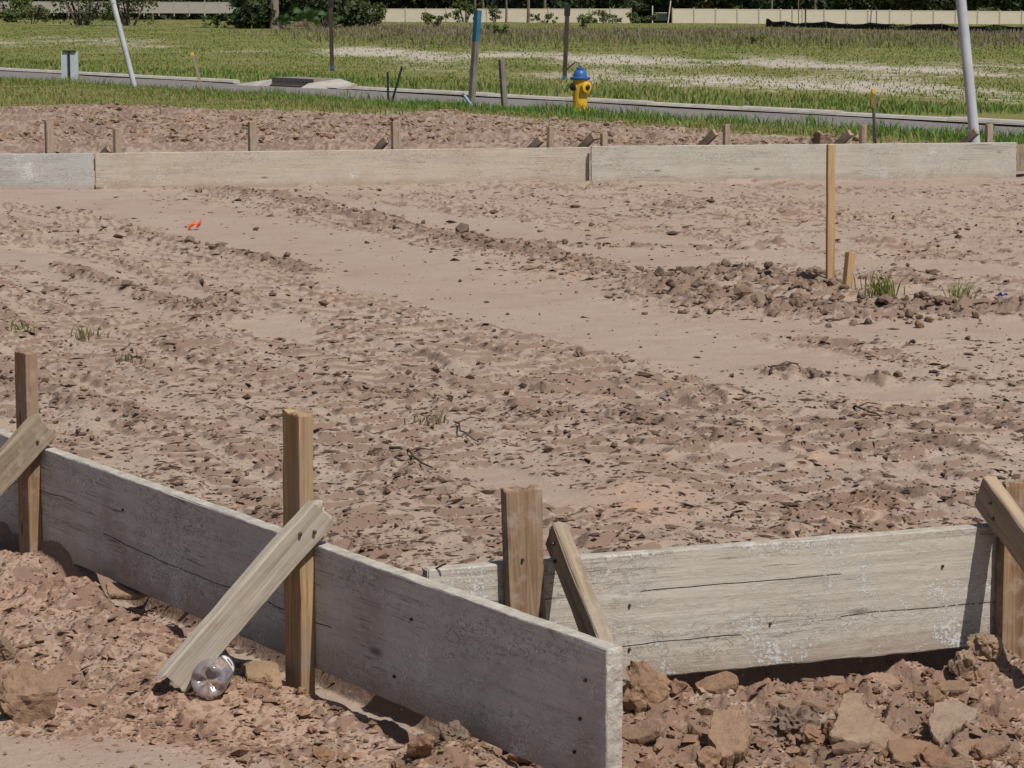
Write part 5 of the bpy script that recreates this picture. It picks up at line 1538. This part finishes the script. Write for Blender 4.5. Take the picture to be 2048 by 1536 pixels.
# thin posts standing in front of the right fence, gate at its corner
for px, y0, y1, w, mt, lb in ((1584, 42, 14, .10, 'post_grey', "thin grey post, leftmost of three before the right fence"), (1597, 42, -6, .09, 'bark', "thin brown pole between two shorter posts before the fence"), (1611, 44, 17, .16, 'post_dark', "thick black post before the right fence"),
                              (1741, 45, 18, .12, 'post_grey', "thin leaning grey post before the fence, left of a pair"), (1753, 45, 18, .12, 'post_grey', "thin upright grey post before the fence, right of a pair")):
    post("thin_post", px, y0, px + (2 if px == 1741 else 0), y1, 296, w, M[mt], px, lb, "thin posts before the right fence", deep=1.0)
gt = empty("utility_gate", PD(1322, 40, 318)); tag(gt, "dark low gate with two white posts at the corner of the right fence", "gate")
k = 318 / F
for dx, dx2 in ((-17, -17), (13, 19)):
    b = MB(); b.tube([(dx * k, 0, -0.8), (dx2 * k, 0, 28 * k if dx < 0 else 38 * k)], 0.07, 8); b.build("post", M['vinyl'], gt)
b = MB(); b.box((-1 * k, 0.1, 5 * k), (26 * k, 0.06, 13 * k)); b.build("panel", mat_simple('dark_green_sheet', (0.02, 0.03, 0.026), (0.035, 0.05, 0.04), 1, 0.7), gt)
b = MB(); b.box((-1 * k, 0.1, 14 * k), (26 * k, 0.07, 0.07)); b.build("rail", M['vinyl'], gt)

# ================================================================== TREES AND SHRUBS
def leaf_cloud(n, seed, shape, size, tints, gap=0.25, up=0.3):
    """many small leaf cards through a crown; shape gives clump centres and radii"""
    r = np.random.default_rng(seed)
    cen = np.array([c[:3] for c in shape]); rad = np.array([c[3] for c in shape])
    pr = rad ** 2; pr = pr / pr.sum()
    k = r.choice(len(shape), n, p=pr)
    d = r.normal(size=(n, 3)); d /= np.linalg.norm(d, axis=1)[:, None]
    rr = r.random(n) ** 0.45
    c = cen[k] + d * (rr * rad[k])[:, None] * np.array([1, 1, 0.75])
    nrm = d + r.normal(0, 0.6, (n, 3)) + np.array([0, 0, up]); nrm /= np.linalg.norm(nrm, axis=1)[:, None]
    t1 = np.cross(nrm, r.normal(size=(n, 3))); t1 /= np.linalg.norm(t1, axis=1)[:, None]
    t2 = np.cross(nrm, t1)
    s = size * r.uniform(0.6, 1.4, n)[:, None]
    V = np.stack([c - t1 * s * .5, c + t2 * s * .32, c + t1 * s * .5 - nrm * s * .12, c - t2 * s * .32], 1)
    ti = np.array(tints)[r.integers(0, len(tints), n)] * r.uniform(.75, 1.25, (n, 1))
    Fc = (np.array([[0, 1, 2, 3]])[None] + (np.arange(n) * 4)[:, None, None]).reshape(-1, 4)
    return V.reshape(-1, 3), Fc, np.repeat(ti[:, None], 4, 1).reshape(-1, 3)

DARKG = [(0.036, 0.058, 0.018), (0.045, 0.070, 0.022), (0.030, 0.048, 0.016), (0.060, 0.078, 0.026)]
MIDG = [(0.075, 0.115, 0.026), (0.095, 0.135, 0.034), (0.055, 0.085, 0.022), (0.125, 0.135, 0.045)]
BRN = [(0.15, 0.12, 0.07), (0.10, 0.115, 0.04), (0.12, 0.13, 0.045)]

def tree_meshes(kind, seed):
    r = random.Random(seed); b = MB(); shape = []
    if kind == 'pine':
        Ht = r.uniform(13, 17); lean = (r.uniform(-.4, .4), r.uniform(-.4, .4))
        pts = [(lean[0] * t_ * t_, lean[1] * t_ * t_, Ht * t_ - 0.3) for t_ in (0, .05, .3, .6, .85, 1)]
        b.tube(pts, [0.24, 0.19, 0.16, 0.13, 0.08, 0.03], 9)
        for i in range(16):
            t_ = r.uniform(0.28, 1.0); a = r.uniform(0, 6.28); ln = 2.6 * (1.25 - t_) + 0.6
            p = Vector((lean[0] * t_ * t_, lean[1] * t_ * t_, Ht * t_)); q = p + Vector((math.cos(a) * ln, math.sin(a) * ln, 0.35 * ln))
            b.tube([p, (p + q) / 2 + Vector((0, 0, -.1)), q], [0.05, 0.035, 0.015], 5)
            shape.append((q.x, q.y, q.z, r.uniform(0.8, 1.3))); shape.append(((p.x + q.x) / 2, (p.y + q.y) / 2, (p.z + q.z) / 2 + .2, r.uniform(0.6, 0.9)))
        V, Fc, T = leaf_cloud(2000, seed, shape, 0.62, DARKG)
    else:
        Ht = r.uniform(8, 11)
        b.tube([(0, 0, -0.3), (0.05, 0, 1.2), (0.15, .1, 2.6)], [0.30, 0.22, 0.18], 9)
        for i in range(9):
            a = i * 0.7 + r.uniform(-.3, .3); ln = r.uniform(2.0, 4.0); z1 = r.uniform(2.5, Ht - 1)
            p = Vector((.1, .05, r.uniform(0.8, 2.6))); q = Vector((math.cos(a) * ln, math.sin(a) * ln, z1))
            b.tube([p, (p * .5 + q * .5) + Vector((0, 0, .4)), q], [0.13, 0.08, 0.03], 6)
            shape.append((q.x, q.y, q.z, r.uniform(1.2, 1.9))); shape.append((q.x * .6, q.y * .6, q.z * .75, r.uniform(1.0, 1.5)))
            shape.append((q.x * .95, q.y * .95, r.uniform(0.9, 2.2), r.uniform(0.8, 1.3)))
        V, Fc, T = leaf_cloud(2600, seed, shape, 0.60, DARKG)
    return b.mesh("trunk", True), mesh_np("crown", V, Fc, False, T)

PROTO = {'pine': [tree_meshes('pine', 600 + i) for i in range(3)], 'oak': [tree_meshes('oak', 620 + i) for i in range(3)]}
def tree(name, kind, k, x, y, sc, rz, label, group, zoff=0.0):
    tr, cr = PROTO[kind][k]
    root = empty(name, (x, y, gz1(x, y) - zoff), rz); root.scale = (sc, sc, sc)
    link("trunk", tr, M['bark'], root); link("crown", cr, M['leaf'], root)
    tag(root, label, "tree", group)
    return root
gw = "dark trees behind the cream fences"
nT = 0
for row, (d, n, j) in enumerate(((352, 30, 6), (372, 26, 8), (398, 24, 8))):
    for i in range(n):
        u = -0.25 + 0.50 * (i + random.uniform(.15, .85)) / n
        dd = d + random.uniform(-j, j) + (112 if u < -0.095 else 0)
        kd = 'pine' if random.random() < 0.5 else 'oak'
        kk = random.randrange(3)
        tree("pine_tree" if kd == 'pine' else "oak_tree", kd, kk, u * dd, dd, random.uniform(.85, 1.2), random.uniform(0, 6.28),
             "tall dark pine in the wood behind the cream fences" if kd == 'pine' else "dark bushy tree in the wood behind the cream fences", gw)
# the shade-giving scrub inside the wood
shape = []
r = random.Random(4)
for i in range(900):
    u = r.uniform(-.25, .25); dd = r.uniform(352, 425) + (112 if u < -0.095 else 0)
    shape.append((u * dd, dd, gz1(u * dd, dd) + r.uniform(0.3, 3.4), r.uniform(1.3, 2.4)))
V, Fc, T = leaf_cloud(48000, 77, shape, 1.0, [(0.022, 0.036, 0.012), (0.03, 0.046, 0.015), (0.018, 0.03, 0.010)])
tag(link("undergrowth", mesh_np("undergrowth", V, Fc, False, T), M['leaf']), kind="stuff")

# big tree at upper left with its own trunk
bt = PD(549, 50, 212)
root = empty("shade_tree", (bt.x, bt.y, gz1(bt.x, bt.y))); tag(root, "big dark tree with thick pinkish trunk behind the palmettos", "tree")
b = MB(); b.tube([(0, 0, -0.4), (0.0, 0, 0.8), (0.02, 0, 2.5), (-0.1, 0.1, 6), (0.1, 0.2, 10)], [0.42, 0.36, 0.33, 0.26, 0.14], 12); b.build("trunk", mat_simple('pink_bark', (0.19, 0.14, 0.125), (0.27, 0.205, 0.185), 5, 0.95, 0.1, 0.7, 10, 0.03), root, True)
shape = []; r = random.Random(9)
for i in range(60):
    a = r.uniform(0, 6.28); rr = r.uniform(0.8, 5.2); x_ = math.cos(a) * rr; y_ = abs(math.sin(a)) * rr * 0.7 + (0.6 if rr < 2 else 0)
    shape.append((x_ + 1.2, y_ - 0.4 if z_ok else y_, r.uniform(0.2, 9.0), r.uniform(0.8, 1.5))) if (z_ok := (rr > 2.0)) else shape.append((x_, y_ + .8, r.uniform(2.6, 9), 1.2))
V, Fc, T = leaf_cloud(14000, 79, shape, 0.42, DARKG + [(0.02, 0.032, 0.012)])
link("crown", mesh_np("crown", V, Fc, False, T), M['leaf'], root)

def shrub(name, px, py, d, w, h, n, tints, label, seed, size=0.22, group=None, stems=5, cat="shrub"):
    g = PD(px, py, d); z = gz1(g.x, g.y); r = random.Random(seed)
    root = empty(name, (g.x, g.y, z)); tag(root, label, cat, group)
    b = MB(); shape = []
    for i in range(stems):
        x1 = r.uniform(-.5, .5) * w; y1 = r.uniform(-.3, .3) * w; z1 = h * r.uniform(.5, .85)
        b.tube([(x1 * .2, y1 * .2, -0.1), (x1 * .6 + r.uniform(-.1, .1), y1 * .6, z1 * .5), (x1, y1, z1)], [0.05 * h / 2 + .01, 0.035 * h / 2 + .008, 0.012], 6)
        shape.append((x1, y1, z1, 0.30 * min(w, h) * r.uniform(.7, 1.2)))
    for i in range(stems * 2):
        shape.append((r.uniform(-.5, .5) * w, r.uniform(-.35, .35) * w, h * r.uniform(.15, .85), 0.24 * min(w, h) * r.uniform(.7, 1.3)))
    b.build("stems", M['bark'], root, True)
    V, Fc, T = leaf_cloud(n, seed, shape, size, tints)
    link("crown", mesh_np("crown", V, Fc, False, T), M['leaf'], root)
    return root
gs = "shrubs at the back of the field"
shrub("shrub", 655, 44, 220, 4.2, 3.6, 1500, DARKG, "tall dark thicket behind the palmettos by the dark post", 21, .26, gs, 9)
shrub("shrub", 722, 42, 232, 3.6, 2.3, 1100, DARKG + MIDG, "dark bush covering the left end of the middle fence", 22, .24, gs, 8)
shrub("shrub", 505, 46, 224, 3.0, 3.4, 1300, DARKG, "dark tall bush left of the thick pinkish trunk", 23, .26, gs, 8)
shrub("shrub", 1085, 40, 290, 3.0, 1.1, 500, BRN + MIDG, "low straw and olive thicket right of the dark trunk by the fence", 24, .2, gs)
shrub("shrub", 25, 38, 262, 4.2, 3.0, 1500, MIDG, "pale green shrub at the upper left picture corner", 1, .26, gs)
shrub("shrub", 62, 38, 250, 2.6, 1.7, 700, MIDG + BRN, "low yellow green bush left of the many stemmed shrub", 2, .22, gs)
shrub("many_stemmed_shrub", 165, 44, 236, 4.0, 4.0, 1700, MIDG + DARKG, "large many stemmed shrub at upper left, left of the leaning pipe", 3, .24, gs, 11)
shrub("many_stemmed_shrub", 258, 46, 234, 4.0, 3.8, 1900, MIDG + DARKG + BRN, "large shrub directly behind the left leaning pipe", 4, .24, gs, 9)
shrub("shrub", 428, 50, 216, 1.7, 1.1, 600, MIDG, "small fresh green bush left of the big dark tree", 5, .16, gs)
shrub("shrub", 475, 52, 214, 2.2, 1.1, 700, MIDG + DARKG, "low green bush at the foot of the big dark tree", 6, .16, gs)
shrub("shrub", 700, 46, 224, 2.6, 2.2, 1000, DARKG + MIDG, "dark bush right of the palmettos, behind the dark post", 7, .22, gs)
shrub("shrub", 745, 42, 236, 2.4, 1.2, 700, MIDG + BRN, "olive bush before the left end of the middle fence", 8, .2, gs)
shrub("shrub", 878, 40, 240, 2.6, 1.3, 800, MIDG + BRN, "wide olive bush before the middle fence", 9, .2, gs)
shrub("shrub", 930, 30, 300, 2.4, 2.6, 700, MIDG, "leafy young tree behind the blue topped post", 10, .26, gs)
shrub("shrub", 990, 38, 300, 1.2, 1.9, 400, DARKG + MIDG, "slim dark shrub right of the blue topped post", 11, .2, gs)
shrub("shrub", 995, 68, 168, 1.25, 0.75, 500, [(0.05, 0.085, 0.022), (0.07, 0.11, 0.03)], "round green bush alone in the field right of the blue topped post", 12, .12, gs)
shrub("shrub", 1168, 46, 232, 1.4, 1.3, 500, [(0.085, 0.14, 0.03), (0.065, 0.11, 0.026)], "bright green bush right of the dark post behind the hydrant", 13, .16, gs)
shrub("shrub", 1215, 38, 300, 3.6, 1.6, 700, MIDG + BRN, "long olive thicket at the right end of the middle fence", 14, .24, gs)
shrub("shrub", 1285, 38, 300, 2.8, 1.2, 600, MIDG, "yellow green thicket left of the dark gate", 15, .24, gs)
shrub("shrub", 1510, 82, 140, 0.9, 0.45, 260, [(0.09, 0.15, 0.03)], "small bright weed clump in the field left of the silt fence", 16, .10, gs)
shrub("shrub", 1790, 60, 210, 1.2, 0.55, 260, MIDG, "weed clump before the silt fence", 17, .12, gs)
shrub("shrub", 1990, 66, 205, 1.6, 0.6, 260, MIDG, "weed clump at the right end of the silt fence", 18, .12, gs)

# saw palmettos
def palmetto(px, py, d, sc, n, seed, label):
    g = PD(px, py, d); z = gz1(g.x, g.y); r = random.Random(seed)
    root = empty("saw_palmetto", (g.x, g.y, z)); tag(root, label, "palmetto", "saw palmettos under the big tree")
    vs = []; fs = []; tn = []; dead_v = []; dead_f = []; stem = MB()
    for i in range(n):
        a = r.uniform(0, 6.28); el = r.uniform(0.35, 1.3); ln = sc * r.uniform(.6, 1.1)
        dead = r.random() < 0.2
        if dead: el = r.uniform(-.1, .25)
        tip = Vector((math.cos(a) * math.cos(el), math.sin(a) * math.cos(el), math.sin(el))) * ln + Vector((0, 0, .15))
        stem.tube([(0, 0, 0.05), tip * .55 + Vector((0, 0, .06)), tip], 0.012, 4)
        ax = tip.normalized(); sd = ax.cross(Vector((0, 0, 1))).normalized(); upv = sd.cross(ax)
        V_, F_ = (dead_v, dead_f) if dead else (vs, fs)
        for k in range(-7, 8):
            th = k * 0.20; dv = (ax * math.cos(th) + sd * math.sin(th)); rr = 0.55 * sc
            e = tip + dv * rr - Vector((0, 0, 0.10 * abs(k) / 7 + .05)) + upv * 0.05
            m = tip + dv * rr * .5; w = sd * math.cos(th) * 0.035 * sc - ax * math.sin(th) * 0.035 * sc
            o_ = len(V_); V_ += [tuple(tip), tuple(m + w), tuple(e), tuple(m - w)]; F_.append((o_, o_ + 1, o_ + 2, o_ + 3))
    stem.build("stems", M['bark'], root)
    T = np.tile(np.array((0.075, 0.125, 0.045)), (len(vs), 1)) * np.random.default_rng(seed).uniform(.6, 1.5, (len(vs), 1))
    link("fronds", mesh_np("fronds", vs, fs, False, T), M['leaf'], root)
    if dead_v:
        T = np.tile(np.array((0.33, 0.20, 0.13)), (len(dead_v), 1)) * np.random.default_rng(seed).uniform(.6, 1.2, (len(dead_v), 1))
        link("dead_fronds", mesh_np("dead_fronds", dead_v, dead_f, False, T), M['leaf'], root)
palmetto(565, 56, 205, 0.85, 18, 1, "low palmetto at the foot of the thick pinkish trunk")
palmetto(610, 57, 203, 1.15, 26, 2, "tallest palmetto with dead tan fronds right of the thick trunk")
palmetto(648, 56, 206, 0.95, 20, 3, "palmetto left of the dark post across the road")
# single trunks standing in front of the wood
for px, py, d, w, lb in ((1056, 44, 292, .30, "dark trunk nearest the middle fence, right of the short grey post"), (1012, 42, 300, .20, "slim dark trunk left of the thicker one by the fence"), (966, 10, 345, .25, "slim trunk behind the middle fence"), (866, 12, 350, .38, "thick trunk behind the middle fence"), (1214, 14, 350, .28, "pale trunk behind the end of the middle fence")):
    g = PD(px, py, d); z = gz1(g.x, g.y)
    root = empty("slender_tree", (g.x, g.y, z)); tag(root, lb, "tree", "single trunks by the middle fence")
    b = MB(); b.tube([(0, 0, -.3), (0.05, 0, 2), (-.1, .1, 6), (.1, 0, 11)], [w * .6, w * .5, w * .42, w * .2], 8); b.build("trunk", M['bark'], root, True)
    shape = [(random.uniform(-1.6, 1.6), random.uniform(-1.6, 1.6), random.uniform(6, 12), random.uniform(.7, 1.2)) for _ in range(10)]
    V, Fc, T = leaf_cloud(700, int(px), shape, .45, DARKG)
    link("crown", mesh_np("crown", V, Fc, False, T), M['leaf'], root)
